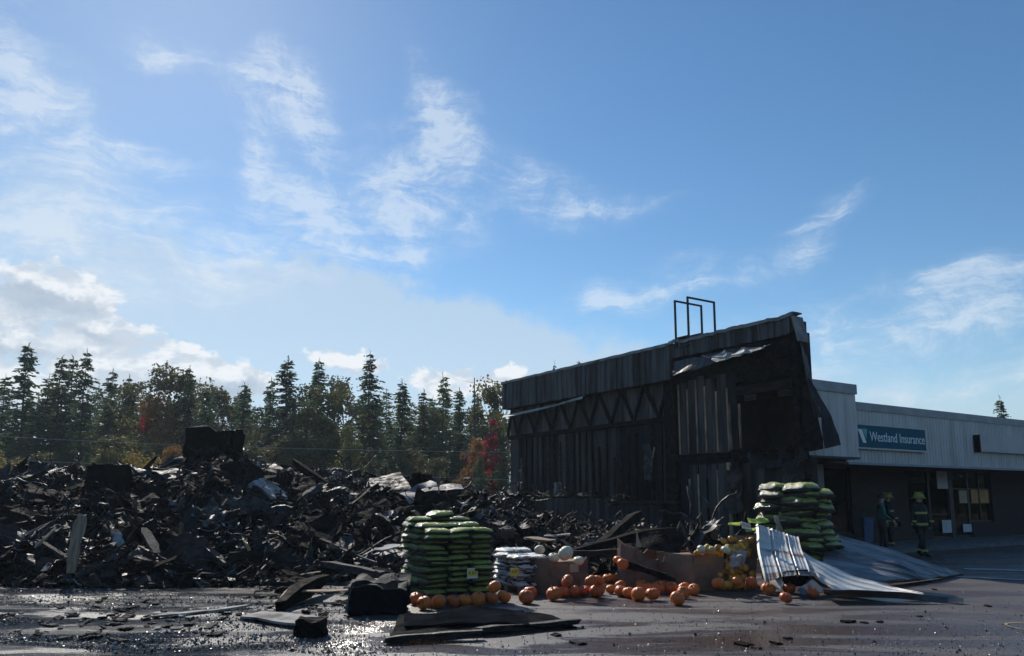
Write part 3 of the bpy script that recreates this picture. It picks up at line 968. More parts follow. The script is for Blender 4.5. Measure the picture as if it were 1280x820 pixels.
# front return of the near block: runs along the shop front direction
boxpart('front_wall', (-.04, .30, 0), (.06, .62, zF2 + .1), 'wall_charred', bb_)
boxpart('corner_post', (-.12, -.12, 0), (.12, .2, zF2 + .2), 'char', bb_)
boxpart('roof_deck', (a_far + .1, .30, zA - .75), (-2.2, 1.6, zA - .6), 'char', bb_)
# corner sheet leaning out along the near edge, down to the hanging flap
def wap(px, py, Y):
    p_ = at(px, py, Y) - CA
    return Vector((-p_.dot(UX), p_.dot(VX), p_.z))


G = [[wap(996, 396, 21.9), wap(1001, 397, 22.1)], [wap(1001, 432, 21.8), wap(1006, 434, 22.1)], [wap(1008, 470, 21.6), wap(1014, 474, 21.9)], [wap(1018, 520, 21.4), wap(1026, 522, 21.7)]]
part('corner_trim', MB().grid(G, .03), 'fascia_scorched', bb_)
tri = [(1012, 474, 21.6), (1030, 561, 21.3), (1051, 556, 21.6)]
A_, B_, C_ = [wap(*q) for q in tri]
G = []
for i in range(8):
    t = i / 7
    l, r_ = A_.lerp(B_, t), A_.lerp(C_, t)
    row = [l.lerp(r_, j / 5) for j in range(6)]
    G.append([q + Vector((.10 * math.sin(t * 3) + .05 * nz3(q, 2.2), .04 * nz3(q, 3.1, 5), 0)) for q in row])
part('hanging_flap', MB().grid(G, .02), 'wall_charred', bb_)
G = []
for i in range(8):
    t = i / 7
    l, r_ = wap(1003, 470, 21.8).lerp(wap(1002, 566, 21.6), t), wap(1012, 474, 21.62).lerp(wap(1030, 561, 21.32), t)
    G.append([l.lerp(r_, j / 4) + Vector((.05 * nz3((i, j, 3), .9), 0, 0)) for j in range(5)])
part('hanging_sheet', MB().grid(G, .02), 'char', bb_)
# torn metal under the short fascia
def crumpled(P00, P10, P01, P11, nu=10, nv=5, amp=.08, seed=0, fr=3.0):
    G = []
    for i in range(nu + 1):
        row = []
        for j in range(nv + 1):
            q = P00.lerp(P10, i / nu).lerp(P01.lerp(P11, i / nu), j / nv)
            d = Vector((nz3(q, fr, seed), nz3(q, fr, seed + 7), nz3(q, fr, seed + 13))) * amp
            row.append(q + d)
        G.append(row)
    return G


def waf(px, py, off):
    a_, z_ = WA(px, py, off)
    return Vector((a_, -off, z_))


part('torn_soffit', MB().grid(crumpled(waf(842, 452, .4), waf(934, 433, .4), waf(840, 470, .75), waf(912, 447, .6), 14, 5, .10, 3, 2.5), .02), 'fascia_scorched', bb_)
part('torn_soffit', MB().grid(crumpled(waf(880, 446, .5), waf(960, 430, .45), waf(896, 452, .8), waf(952, 437, .75), 12, 4, .14, 9, 3.0), .02), 'peeled', bb_)
part('torn_soffit', MB().grid(crumpled(waf(900, 437, .3), waf(992, 420, .3), waf(925, 478, .35), waf(1000, 470, .25), 14, 8, .16, 21, 2.2), .025), 'char', bb_)
part('torn_cladding', MB().grid(crumpled(waf(935, 566, .3), waf(1012, 560, .3), waf(940, 580, .5), waf(1015, 592, .25), 14, 4, .22, 31, 3.0), .02), 'char_gloss', bb_)
part('torn_cladding', MB().grid(crumpled(waf(975, 575, .15), waf(1014, 572, .1), waf(980, 612, .2), waf(1004, 606, .1), 8, 6, .16, 41, 3.0), .02), 'ash', bb_)
part('torn_cladding', MB().grid(crumpled(waf(905, 588, .2), waf(925, 585, .2), waf(908, 640, .35), waf(930, 640, .3), 6, 8, .2, 51, 2.6), .02), 'rust', bb_)

# roof ladder rails: two upright hoops above the parapet
rr = empty('roof_ladder_rail', CA, BA - math.pi / 2)
tag(rr, 'two rusty rectangular ladder hoops standing above the burned parapet', 'ladder rail')
a1, a2 = WA(845, 424, .42)[0], WA(861, 421, .42)[0]
zr = (WA(845, 376, .42)[1] + WA(861, 371, .42)[1]) / 2
for aa, zl in ((a1, zA - .25), (a2, zA - .1)):
    hp = MB()
    y0, y1 = -.42, .84
    hp.bar((aa, y0, zl), (aa, y0, zr), .055, .055)
    hp.bar((aa, y1, zA - .1), (aa, y1, zr), .055, .055)
    hp.bar((aa, y0 - .027, zr), (aa, y1 + .027, zr), .055, .055)
    part('hoop', hp, 'iron', rr)
part('cross_bar', MB().bar((a1, -.42, zA + .10), (a2, -.42, zA + .10), .045, .045).bar((a1, -.42, zA - .22), (a2, -.42, zA - .22), .045, .045), 'iron', rr)
part('landing', MB().box((a1 + .05, -.40, zA + .05), (a2 + .5, .5, zA + .10)), 'iron', rr)

# low charred half wall in front of the burned wall
hw = empty('charred_half_wall', CA, BA - math.pi / 2)
tag(hw, 'low charred metal counter wall standing before the burned wall', 'counter')
h0, h1 = WA(642, 640, 1.6)[0], WA(756, 640, 1.6)[0]
h2 = WA(828, 640, 1.6)[0]
zh = WA(700, 622, 1.6)[1]
zh2 = WA(790, 627, 1.6)[1]
x = h0
while x < h2 - .1:
    w = min(.5, h2 - x)
    zz = zh if x < h1 else zh2 - .12
    boxpart('panel', (x + .008, -1.6 + rnd.uniform(-.02, .02), 0), (x + w - .008, -1.5, zz + rnd.uniform(-.03, .03)), 'wall_scorched' if x < h1 else 'wall_charred', hw)
    x += .5
boxpart('top_rail', (h1 - .3, -1.64, zh2 - .06), (h2 + .6, -1.45, zh2 + .02), 'burnt_wood', hw)
boxpart('top_rail', (h0, -1.63, zh - .02), (h1, -1.35, zh + .05), 'char', hw)
boxpart('back_panel', (h0, -1.48, 0), (h2, -1.3, zh - .1), 'char', hw)

# ================================================================== RUBBLE
QX = [(px - 640) / 972 for px in (-80, 0, 60, 118, 160, 200, 240, 268, 300, 350, 420, 480, 540, 600, 640, 700, 800, 900)]
QH = [1.9, 2.15, 2.2, 2.2, 2.1, 2.35, 2.8, 3.0, 2.6, 2.35, 2.05, 2.15, 2.0, 1.75, 1.35, .75, .7, .5]
NE_Q = [(px - 640) / 972 for px in (-80, 0, 150, 300, 430, 520, 620, 700, 800, 900)]
NE_Y = [15.4, 15.4, 15.2, 15.4, 16.2, 15.6, 15.6, 15.9, 16.6, 17.6]


def heap_h(x, y):
    q = x / y
    n0 = interp(NE_Q, NE_Y, q)
    crest = interp(QX, QH, q)
    t = (y - n0) / 7.5
    far = 1 - smooth01((y - 30) / 5)
    base = crest * (smooth01(t) * .55 + .45 * max(0, min(1, t)) ** .6 if t > 0 else 0)
    nn = .28 * mnoise.noise(Vector((x * .45, y * .45, 0))) + .16 * mnoise.noise(Vector((x * 1.1, y * 1.1, 3)))
    if base <= 0:
        return -.05
    return max(-.05, (base + nn * min(1, base)) * far * (1 if q < .27 else max(0, 1 - (q - .27) * 12)))


def wall_side(x, y):
    """positive in front of the burned wall"""
    return (Vector((x, y, 0)) - CA).dot(NA)


mb = MB()
nq, nyy = 150, 90
vs_, fs_ = [], []
for j in range(nyy + 1):
    y = 14.6 * (36 / 14.6) ** (j / nyy)
    for i in range(nq + 1):
        q = lerp(-.80, .36, i / nq)
        x = q * y
        h = heap_h(x, y)
        if wall_side(x, y) < .5:
            h = -.06
        h += .14 * mnoise.noise(Vector((x * 2.7, y * 2.7, 1))) * min(1, max(0, h) * 2) + .1 * mnoise.noise(Vector((x * 6, y * 6, 7))) * min(1, max(0, h) * 2)
        vs_.append((x, y, h))
for j in range(nyy):
    for i in range(nq):
        a = j * (nq + 1) + i
        fs_.append((a, a + 1, a + nq + 2, a + nq + 1))
mb.add(vs_, fs_)
rub = link('rubble_mound', mb.mesh('rubble_mound', 'char'))
tag(rub, 'black mass of burned rubble across the left of the lot', 'rubble', kind='stuff')


def heap_normal(x, y):
    e = .4
    return Vector((heap_h(x - e, y) - heap_h(x + e, y), heap_h(x, y - e) - heap_h(x, y + e), 2 * e)).normalized()


def rand_spot(qlo=-.72, qhi=.24, near=0.0, fark=14, power=1.0):
    for _ in range(200):
        q = rnd.uniform(qlo, qhi)
        n0 = interp(NE_Q, NE_Y, q)
        y = n0 + near + (rnd.random() ** power) * fark
        x = q * y
        if wall_side(x, y) > 1.2:
            return x, y
    return -5, 20


# small shards, joined: nobody could count them
mb = MB()
smats = ['char', 'char_gloss', 'ash', 'rust', 'scrap_metal', 'burnt_wood', 'pale_wood', 'drywall']
sw = [.50, .10, .09, .10, .05, .12, .03, .01]
for k in range(1700):                                  # wires and thin rods
    x, y = rand_spot(-.75, .27, -.2, 12, 1.4)
    p_ = Vector((x, y, max(0.02, heap_h(x, y)) + rnd.uniform(-.02, .12)))
    d = Vector((rnd.gauss(0, 1), rnd.gauss(0, 1), rnd.gauss(.15, .5))).normalized()
    L = rnd.uniform(.2, .9)
    pts = []
    for q in range(5):
        pts.append(p_.copy())
        d = (d + Vector((rnd.gauss(0, .35), rnd.gauss(0, .35), rnd.gauss(-.05, .3)))).normalized()
        p_ += d * L / 4
    mb.tube(pts, rnd.uniform(.005, .016), 4, rnd.choice([0, 0, 1, 3, 4, 5, 4]), False)
for k in range(8000):
    x, y = rand_spot(-.75, .27, -.3, 12, 1.5)
    h = heap_h(x, y)
    L = rnd.uniform(.07, .38) * (1 if rnd.random() < .85 else 1.8)
    w = L * (rnd.uniform(.08, .28) if rnd.random() < .65 else rnd.uniform(.3, .7))
    th = rnd.uniform(.006, .03)
    e = Euler((rnd.gauss(0, .5), rnd.gauss(0, .5), rnd.uniform(0, 6.28)))
    M = Matrix.Translation((x, y, max(0.02, h) + rnd.uniform(-.05, .14))) @ e.to_matrix().to_4x4()
    u_ = rnd.random()
    mi = 0
    acc = 0
    for q_, s in enumerate(sw):
        acc += s
        if u_ < acc:
            mi = q_
            break
    if mi in (5, 6):
        w = L * .14
        th = w * .6
    bend = rnd.uniform(-.4, .4) * L
    a, b_ = L / 2, w / 2
    jit = lambda: rnd.uniform(.75, 1.1)
    pts = [(-a * jit(), -b_ * jit(), 0), (0, -b_ * jit(), bend), (a * jit(), -b_ * jit(), 0), (a * jit(), b_ * jit(), 0), (0, b_ * jit(), bend), (-a * jit(), b_ * jit(), 0)]
    tp = [M @ Vector((p_[0], p_[1], p_[2] + th)) for p_ in pts]
    bt = [M @ Vector(p_) for p_ in pts]
    mb.add(tp + bt, [(0, 1, 4, 5), (1, 2, 3, 4), (11, 10, 7, 6), (10, 9, 8, 7), (0, 6, 7, 1), (1, 7, 8, 2), (2, 8, 9, 3), (3, 9, 10, 4), (4, 10, 11, 5), (5, 11, 6, 0)], mi)
sh = link('rubble_shards', mb.mesh('rubble_shards', smats))
tag(sh, 'small burned scraps strewn all over the rubble heap', 'rubble', kind='stuff')


# larger debris: each piece a thing of its own ---------------------------------
def mk_sheet(seed, L, w, ribs=False, amp=.12, curl=.0):
    r_ = random.Random(seed)
    fold, fc = r_.uniform(-.42, .12), r_.uniform(-.25, .25)
    nu, nv = (14, 16) if ribs else (14, 9)
    G = []
    for i in range(nu + 1):
        row = []
        for j in range(nv + 1):
            x, y = lerp(-L / 2, L / 2, i / nu), lerp(-w / 2, w / 2, j / nv)
            z = fold * L * (abs(x / L + .18 * y / w - fc) + .6 * abs(x / L - .5 * y / w + fc + .15)) + amp * L * nz3((x, y, seed), 1.6 / L * 1.5, seed) + curl * L * (x / L) ** 2 + amp * .4 * L * nz3((x, y, seed), 5 / L, seed + 3)
            if ribs:
                z += .02 * (1 if j % 4 == 1 else 0)
            row.append(Vector((x + .16 * L * nz3((y, x, 2), 4 / L, seed), y + .2 * w * nz3((x, y, 9), 5 / L, seed), z)))
        G.append(row)
    return MB().grid(G, .012)


def mk_beam(seed, L, w, h, bend=.03):
    r_ = random.Random(seed)
    n = 6
    vs, fs = [], []
    for i in range(n + 1):
        t = i / n
        x = lerp(-L / 2, L / 2, t)
        by, bz = bend * L * math.sin(t * 3) * r_.uniform(.6, 1.2), bend * L * .6 * math.sin(t * 5 + seed)
        k = r_.uniform(.7, 1.08)
        if i in (0, n):
            k *= r_.uniform(.45, .95)
        for (sy, sz) in ((-1, -1), (1, -1), (1, 1), (-1, 1)):
            vs.append((x + r_.uniform(-.03, .03) * L * (1 if i in (0, n) else .3), by + sy * w / 2 * k * r_.uniform(.85, 1.1), bz + sz * h / 2 * k * r_.uniform(.85, 1.1)))
    for i in range(n):
        for q in range(4):
            fs.append((i * 4 + q, i * 4 + (q + 1) % 4, (i + 1) * 4 + (q + 1) % 4, (i + 1) * 4 + q))
    fs += [(3, 2, 1, 0), (n * 4, n * 4 + 1, n * 4 + 2, n * 4 + 3)]
    return MB().add(vs, fs)


def mk_rod(seed, L, r0):
    r_ = random.Random(seed)
    pts = []
    p_ = Vector((-L / 2, 0, 0))
    d = Vector((1, 0, 0))
    for i in range(9):
        pts.append(p_.copy())
        d = (d + Vector((r_.gauss(0, .12), r_.gauss(0, .28), r_.gauss(0, .28)))).normalized()
        p_ += d * L / 8
    return MB().tube(pts, r0, 5)


def mk_tangle(seed, S):
    r_ = random.Random(seed)
    mb = MB()
    for k in range(7):
        pts = []
        p_ = Vector((r_.gauss(0, .2), r_.gauss(0, .2), r_.gauss(0, .1) + .15)) * S
        d = Vector((r_.gauss(0, 1), r_.gauss(0, 1), r_.gauss(0, .7))).normalized()
        for i in range(8):
            pts.append(p_.copy())
            d = (d + Vector((r_.gauss(0, .5), r_.gauss(0, .5), r_.gauss(0, .4)))).normalized()
            p_ = p_ + d * .16 * S
        mb.tube(pts, .016 * S + .006, 4)
    for k in range(2):
        o = Vector((r_.gauss(0, .15), r_.gauss(0, .15), .2)) * S
        G = [[o + Vector((lerp(-.3, .3, i / 5), lerp(-.12, .12, j / 3), .2 * nz3((i, j, seed), .6, k * 9 + seed))) * S for j in range(4)] for i in range(6)]
        mb.grid(G, .012)
    return mb


def mk_block(seed, L, w, h, rough=.10):
    bm = bmesh.new()
    bmesh.ops.create_cube(bm, size=1)
    bmesh.ops.subdivide_edges(bm, edges=bm.edges, cuts=5, use_grid_fill=True)
    vs = []
    for v in bm.verts:
        c_ = v.co
        q = Vector((c_.x * L, c_.y * w, c_.z * h))
        s = max(L, w, h)
        d = Vector((nz3(c_, 2.2, seed), nz3(c_, 2.2, seed + 5), nz3(c_, 2.2, seed + 11))) * rough * s * 1.3 + Vector((nz3(c_, 6, seed + 2), nz3(c_, 6, seed + 8), nz3(c_, 6, seed + 4))) * rough * s * .4
        vs.append(tuple(q + d))
    fs = [tuple(v.index for v in f.verts) for f in bm.faces]
    bm.free()
    return MB().add(vs, fs)


DEB = {
    'metal_sheet': [mk_sheet(s, 1.5, .9, s % 2 == 0, .14, (s % 3 - 1) * .35) for s in range(1, 9)],
    'beam': [mk_beam(s, 2.2, .16, .2, .015 + .01 * (s % 3)) for s in range(11, 17)],
    'plank': [mk_beam(s, 1.7, .17, .035, .02) for s in range(21, 26)],
    'pipe': [mk_rod(s, 1.9, .025) for s in range(31, 37)],
    'metal_tangle': [mk_tangle(s, 1.0) for s in range(41, 46)],
    'slab': [mk_block(s, 1.0, .7, .22, .09) for s in range(51, 57)],
}
CACHE = {}


def debris_mesh(kind, i, mat):
    key = (kind, i % len(DEB[kind]), mat)
    if key not in CACHE:
        CACHE[key] = DEB[kind][key[1]].mesh(kind, mat)
    return CACHE[key]


DCOL = {'char': 'charred black', 'char_gloss': 'wet black', 'ash': 'ash grey', 'rust': 'rusty brown', 'scrap_metal': 'bare grey', 'burnt_wood': 'burned brown', 'pale_wood': 'pale', 'drywall': 'dirty white', 'coping': 'light grey'}
DMAT = {'metal_sheet': ['char', 'char', 'char', 'char_gloss', 'rust', 'scrap_metal', 'ash'], 'beam': ['burnt_wood', 'char', 'burnt_wood', 'char'], 'plank': ['burnt_wood', 'pale_wood', 'burnt_wood', 'char'],
        'pipe': ['iron', 'rust', 'scrap_metal'], 'metal_tangle': ['scrap_metal', 'rust', 'char_gloss'], 'slab': ['char', 'ash', 'char', 'drywall', 'rust']}
DCOL['iron'] = 'blackened'
DNAME = {'metal_sheet': 'twisted metal sheet', 'beam': 'burned roof beam', 'plank': 'burned plank', 'pipe': 'bent pipe', 'metal_tangle': 'tangle of wire and strip metal', 'slab': 'broken slab'}


def zone(q):
    px = q * 972 + 640
    return ('at the left edge of the heap' if px < 110 else 'below the dark upright block' if px < 210 else 'under the tall peak of the heap' if px < 330 else 'in the middle of the heap' if px < 430 else 'behind the tall green bag pallet' if px < 620 else 'between the half wall and the pumpkins')


def add_debris(kind, i, mat, loc, rot, scale, label=None, group=None, name=None):
    o = link(name or kind, debris_mesh(kind, i, mat), None, loc, rot, scale)
    q = loc[0] / loc[1]
    c_ = DCOL[mat]
    tag(o, label or f'{c_} {DNAME[kind]} {zone(q)}', 'debris', group or f'{c_} {DNAME[kind]}s {zone(q)}')
    return o


for k in range(60):                                   # broad draped sheets that make the dark masses of the heap
    x, y = rand_spot(-.68, .0, .9, 8, 1.0)
    n_ = heap_normal(x, y)
    Q = Vector((0, 0, 1)).rotation_difference(n_).to_matrix() @ Matrix.Rotation(rnd.uniform(0, 6.28), 3, 'Z') @ Euler((rnd.gauss(0, .22), rnd.gauss(0, .22), 0)).to_matrix()
    add_debris('metal_sheet', k, ['char', 'char', 'rust', 'char', 'char_gloss'][k % 5], (x, y, max(0, heap_h(x, y)) + .12), Q.to_euler(), rnd.uniform(.8, 1.25), f'broad {DCOL[["char", "char", "rust", "char", "char_gloss"][k % 5]]} buckled sheet {zone(x / y)}', f'broad {DCOL[["char", "char", "rust", "char", "char_gloss"][k % 5]]} sheets {zone(x / y)}')
for k in range(280):
    kind = rnd.choices(['metal_sheet', 'beam', 'plank', 'pipe', 'metal_tangle', 'slab'], [.36, .14, .15, .13, .19, .03])[0]
    lowq = k % 5 == 0
    x, y = rand_spot(-.70, .24, .1, 12 if not lowq else 3, 1.25)
    q = x / y
    mat = rnd.choice(DMAT[kind])
    h = max(0, heap_h(x, y))
    n_ = heap_normal(x, y)
    tiltk = .55 if kind in ('metal_sheet', 'plank', 'pipe') else .35
    e = (Matrix.Rotation(rnd.uniform(0, 6.28), 3, 'Z') @ Euler((rnd.gauss(0, tiltk), rnd.gauss(0, tiltk * .8), 0)).to_matrix())
    Q = Vector((0, 0, 1)).rotation_difference(n_).to_matrix() @ e
    s = rnd.uniform(.4, 1.05) * (1.0 if q < 0 else .6) * (.8 if kind == 'metal_sheet' else 1)
    if kind == 'pipe':
        s *= .8
    add_debris(kind, k, mat, (x, y, h + .10 * s + (.10 if kind != 'slab' else 0)), Q.to_euler(), s)


def single(name, mb, mat, label, cat='debris', loc=(0, 0, 0), rot=None, smooth=False, group=None):
    o = link(name, mb.mesh(name, mat, smooth), None, loc, rot)
    return tag(o, label, cat, group)


def world_sheet(name, pts, mat, label, nu=12, nv=8, amp=.1, seed=0, th=.015, ribs=0, ribh=.02, cat='debris', fr=1.8, mback=None, bulge=0.0):
    """pts: four world corners (00, 10, 01, 11)"""
    P00, P10, P01, P11 = [Vector(p_) for p_ in pts]
    o0 = (P00 + P10 + P01 + P11) / 4
    o0.z = min(p_.z for p_ in (P00, P10, P01, P11))
    nrm = (P10 - P00).cross(P01 - P00).normalized()
    G = []
    if ribs:
        nv = ribs * 5
    for i in range(nu + 1):
        row = []
        for j in range(nv + 1):
            q = P00.lerp(P10, i / nu).lerp(P01.lerp(P11, i / nu), j / nv)
            d = nrm * (amp * nz3(q, fr, seed) + bulge * math.sin(math.pi * i / nu))
            if ribs and j % 5 in (1, 2):
                d += nrm * ribh
            row.append(q + d - o0)
        G.append(row)
    mbx = MB().grid(G, th, 0, 1 if mback else None)
    return single(name, mbx, [mat, mback] if mback else mat, label, cat, o0)


# landmarks of the heap
bk = at(267, 570, 23.5)
single('wall_remnant', mk_block(71, 1.55, .8, 1.7, .12), 'char', 'tall charred wall remnant standing at the peak of the heap', 'rubble', (bk.x, bk.y, bk.z - .1), (0, .06, .2))
single('wall_remnant', mk_sheet(72, 2.0, 1.3, True, .08), 'rust', 'rust brown wall sheet under the tall remnant at the peak', 'rubble', at(238, 592, 23.0), (.9, .15, .5))
bk = at(137, 608, 20.5)
single('burned_appliance', mk_block(73, .86, .7, 1.35, .08), 'char', 'upright black burned appliance standing among the left rubble', 'appliance', (bk.x, bk.y, bk.z - .15), (0, -.04, .3))
world_sheet('corrugated_sheet', [at(290, 655, 18.6), at(330, 588, 21.5), at(372, 662, 18.4), at(366, 592, 21.5)], 'char', 'large curved black corrugated sheet draped over the middle of the heap', 14, 8, .12, 5, .02, 8, .03, bulge=.3)
world_sheet('corrugated_sheet', [at(205, 640, 19), at(285, 580, 22), at(225, 668, 18), at(300, 612, 20.5)], 'char', 'long black roof sheet sloping down from the peak of the heap', 14, 8, .12, 6, .02, 7, .03, bulge=.25)
world_sheet('roof_sheet', [gp(158, 730, .05), gp(300, 729, .05), at(190, 700, 16.6), at(290, 704, 16.6)], 'char_gloss', 'low wet black sheet along the foot of the heap', 12, 8, .10, 7, .02, bulge=.16)
world_sheet('roof_sheet', [at(300, 700, 17.2), at(420, 690, 17.4), at(320, 655, 18.6), at(430, 650, 18.8)], 'char', 'broad dark sheet lying in the middle of the heap', 12, 8, .22, 8, .02, bulge=.1)
world_sheet('roof_sheet', [at(455, 615, 21.5), at(515, 612, 21.2), at(462, 598, 23), at(500, 590, 23)], 'rust', 'brown ribbed roof piece on the crest left of the bag pallet', 10, 8, .06, 9, .02, 5, .02)
world_sheet('roof_sheet', [at(500, 614, 20.5), at(518, 640, 19.8), at(538, 600, 21.5), at(552, 612, 21)], 'coping', 'pale bent flashing curling on the crest behind the bag pallet', 10, 6, .16, 10, .02)
world_sheet('roof_sheet', [at(524, 616, 20.5), at(580, 612, 20.5), at(535, 606, 21.4), at(575, 605, 21.4)], 'scrap_metal', 'long grey metal strip across the crest above the bag pallet', 10, 4, .10, 12, .02)


def stick(name, A, B, w, h, mat, label, seed, cat='debris'):
    A, B = Vector(A), Vector(B)
    L = (B - A).length
    mbx = mk_beam(seed, L, w, h, .012)
    d = (B - A).normalized()
    o = single(name, mbx, mat, label, cat, (A + B) / 2, d.to_track_quat('X', 'Z').to_euler())
    return o


stick('plank', at(88, 716, 15.2), at(103, 643, 15.7), .24, .04, 'pale_wood', 'pale tan board standing upright on the left of the heap', 81)
stick('plank', at(143, 662, 16.0), at(149, 682, 15.7), .22, .04, 'drywall', 'small pale board end right of the standing tan board', 82)
stick('plank', at(28, 669, 15.9), at(58, 655, 16.1), .07, .04, 'drywall', 'thin pale lath sticking out at the far left of the heap', 83)
stick('plank', at(44, 684, 15.6), at(70, 660, 16), .09, .04, 'pale_wood', 'light splintered lath beside the standing tan board', 84)
stick('plank', at(180, 660, 16.2), at(196, 692, 15.6), .22, .04, 'ash', 'grey board slanting down near the foot of the peak', 85)
stick('beam', at(232, 672, 16.6), at(282, 706, 15.6), .14, .14, 'rust', 'rusty beam slanting down at the foot of the peak', 86)
stick('beam', gp(350, 757, .1), at(410, 721, 14.3), .2, .24, 'char', 'charred beam slanting up from the ground left of the dark crate', 87)
stick('beam', at(404, 705, 16), at(478, 718, 15.2), .25, .16, 'ash', 'grey crusted beam lying behind the dark crate', 88)
stick('pipe', at(412, 682, 17), at(470, 703, 16.2), .05, .05, 'scrap_metal', 'thin metal bar jutting out left of the bag pallet', 89)
stick('plank', at(473, 688, 15.8), at(498, 681, 16.2), .45, .04, 'drywall', 'small grey panel lying left of the bag pallet', 90)
stick('plank', at(300, 660, 17.9), at(322, 690, 17.3), .1, .04, 'coping', 'bent pale strip in the middle of the heap', 91)
stick('beam', at(742, 688, 16.4), at(800, 642, 18.5), .18, .2, 'char', 'charred beam leaning up before the burned wall', 92)
stick('beam', at(715, 690, 15.8), at(850, 660, 17.6), .2, .2, 'char', 'long charred beam lying behind the cardboard bins', 93)
stick('beam', at(770, 702, 14.6), at(845, 724, 13.9), .12, .14, 'char', 'blackened beam fallen across the front of the torn bin', 94)
stick('beam', at(700, 694, 15.6), at(790, 690, 15.8), .2, .16, 'burnt_wood', 'burned beam resting behind the white pumpkin bin', 95)
stick('plank', at(660, 672, 17), at(690, 676, 16.7), .5, .04, 'pale_wood', 'tan panel lying among scraps before the half wall', 96)
stick('plank', at(680, 670, 17.4), at(712, 668, 17.4), .5, .04, 'drywall', 'pale panel lying flat before the half wall', 97)
stick('pipe', at(625, 664, 17.5), at(640, 668, 17.2), .24, .22, 'rust', 'short reddish pipe end right of the bag pallet', 98)
stick('plank', at(812, 600, 24), at(818, 560, 25), .10, .03, 'ash', 'pale strip of lining hanging by the burned post', 99)
# twisted black metal before the lower boards
for k, (px, py, Y, s) in enumerate(((866, 668, 15.6, 1.1), (880, 660, 15.8, 1.2), (636, 640, 20, 1.1), (650, 620, 21, .9), (605, 640, 19, 1.0), (690, 660, 17.5, .6), (905, 672, 15.8, .8), (585, 630, 19.5, 1.0), (560, 622, 20, .8))):
    P = at(px, py, Y)
    lab = ['shiny black tangle beside the torn bin', 'tall shiny twisted metal beside the torn bin', 'grey twisted metal at the left end of the half wall', 'thin twisted strips on the left corner of the half wall', 'grey twisted scrap right of the bag pallet', 'pinkish scrap bundle before the half wall', 'black tangle by the gourd heap', 'grey metal scrap behind the bag pallet', 'pale metal scrap on the crest behind the bag pallet'][k]
    add_debris('metal_tangle', k, ['char_gloss', 'scrap_metal', 'scrap_metal', 'rust', 'scrap_metal', 'rust', 'char_gloss', 'scrap_metal', 'scrap_metal'][k], (P.x, P.y, P.z - .25), (rnd.uniform(-.5, .5), rnd.uniform(-.5, .5), rnd.uniform(0, 6)), s, lab, 'twisted metal tangles')
# burned bits along the top of the half wall
for k in range(14):
    t = k / 13
    aa = lerp(h0, h1 + 1.2, t)
    P = CA - UX * aa + NA * 1.5 + Vector((0, 0, (zh if aa < h1 else zh2) + .10))
    add_debris(['metal_tangle', 'slab', 'metal_sheet'][k % 3], k, ['scrap_metal', 'char', 'ash'][k % 3], P, (rnd.uniform(-.6, .6), rnd.uniform(-.6, .6), rnd.uniform(0, 6)), rnd.uniform(.3, .5), f'{["grey", "black", "ashen"][k % 3]} burned scrap lying on top of the half wall', f'burned scraps on the half wall {k % 3}')
# scraps under the opening
for k in range(8):
    aa = lerp(a925, -.1, k / 7)
    P = CA - UX * aa + NA * .25 + Vector((0, 0, zo0 - .02))
    add_debris(['metal_tangle', 'slab'][k % 2], k, ['char_gloss', 'char'][k % 2], P, (rnd.uniform(-.6, .6), rnd.uniform(-.6, .6), rnd.uniform(0, 6)), rnd.uniform(.25, .42), f'{["glossy", "dull"][k % 2]} charred scrap on the sill of the dark opening', f'charred scraps on the sill {k % 2}')

# ================================================================== SOIL BAGS
def bag_mesh(seed, mat):
    """pillow of unit size, longest along x"""
    r_ = random.Random(seed)
    nu, nv = 12, 8
    mb = MB()
    top, bot = [], []
    for i in range(nu + 1):
        for j in range(nv + 1):
            u, v = i / nu * 2 - 1, j / nv * 2 - 1
            ex, ey = 1 - abs(u) ** 6, 1 - abs(v) ** 5
            hh = .5 * (max(0, ex) ** .24) * (max(0, ey) ** .24)
            pinch = 1 - .10 * abs(u) ** 3
            x = .5 * u * (1 - .04 * abs(v) ** 3) + .02 * nz3((u, v, seed), 2)
            y = .5 * v * pinch + .02 * nz3((u, v, seed + 4), 2)
            wob = .30 * nz3((u, v, seed + 9), 1.7) + .16 * nz3((u, v, seed + 2), 4.5)
            sag = -.16 * u * u * abs(u) - .08 * v * v + .12 * nz3((u, v, seed + 6), 1.1)
            top.append((x, y, hh * (1 + wob) + sag))
            bot.append((x, y, -hh * (.85) + sag))
    I = lambda i, j: i * (nv + 1) + j
    o = len(top)
    fs = [(I(i, j), I(i + 1, j), I(i + 1, j + 1), I(i, j + 1)) for i in range(nu) for j in range(nv)]
    fs += [(o + I(i, j + 1), o + I(i + 1, j + 1), o + I(i + 1, j), o + I(i, j)) for i in range(nu) for j in range(nv)]
    mb.add(top + bot, fs)
    me = mb.mesh('soil_bag', mat, True)
    bm = bmesh.new()
    bm.from_mesh(me)
    bmesh.ops.remove_doubles(bm, verts=bm.verts, dist=.0008)
    bm.to_mesh(me)
    bm.free()
    return me


BG = [bag_mesh(s, 'bag_green') for s in range(6)]
BW = [bag_mesh(s + 20, 'bag_white') for s in range(4)]


def pallet(loc, rz, lx, ly, label):
    e = empty('wooden_pallet', loc, rz)
    tag(e, label, 'pallet', 'wooden pallets')
    for k in range(6):
        x = lerp(0, lx - .10, k / 5)
        boxpart('deck_board', (x, 0, .095), (x + .10, ly, .115), 'pallet_wood', e)
    for k in range(3):
        y = lerp(0, ly - .09, k / 2)
        boxpart('stringer', (0, y, 0.002), (lx, y + .09, .093), 'pallet_wood', e)
    return e


def side_name(i, j, nx, ny):
    fx = 'left' if i == 0 else 'right' if i == nx - 1 else 'middle'
    fy = 'front' if j == 0 else 'back' if j == ny - 1 else 'mid'
    return f'{fy} {fx}'


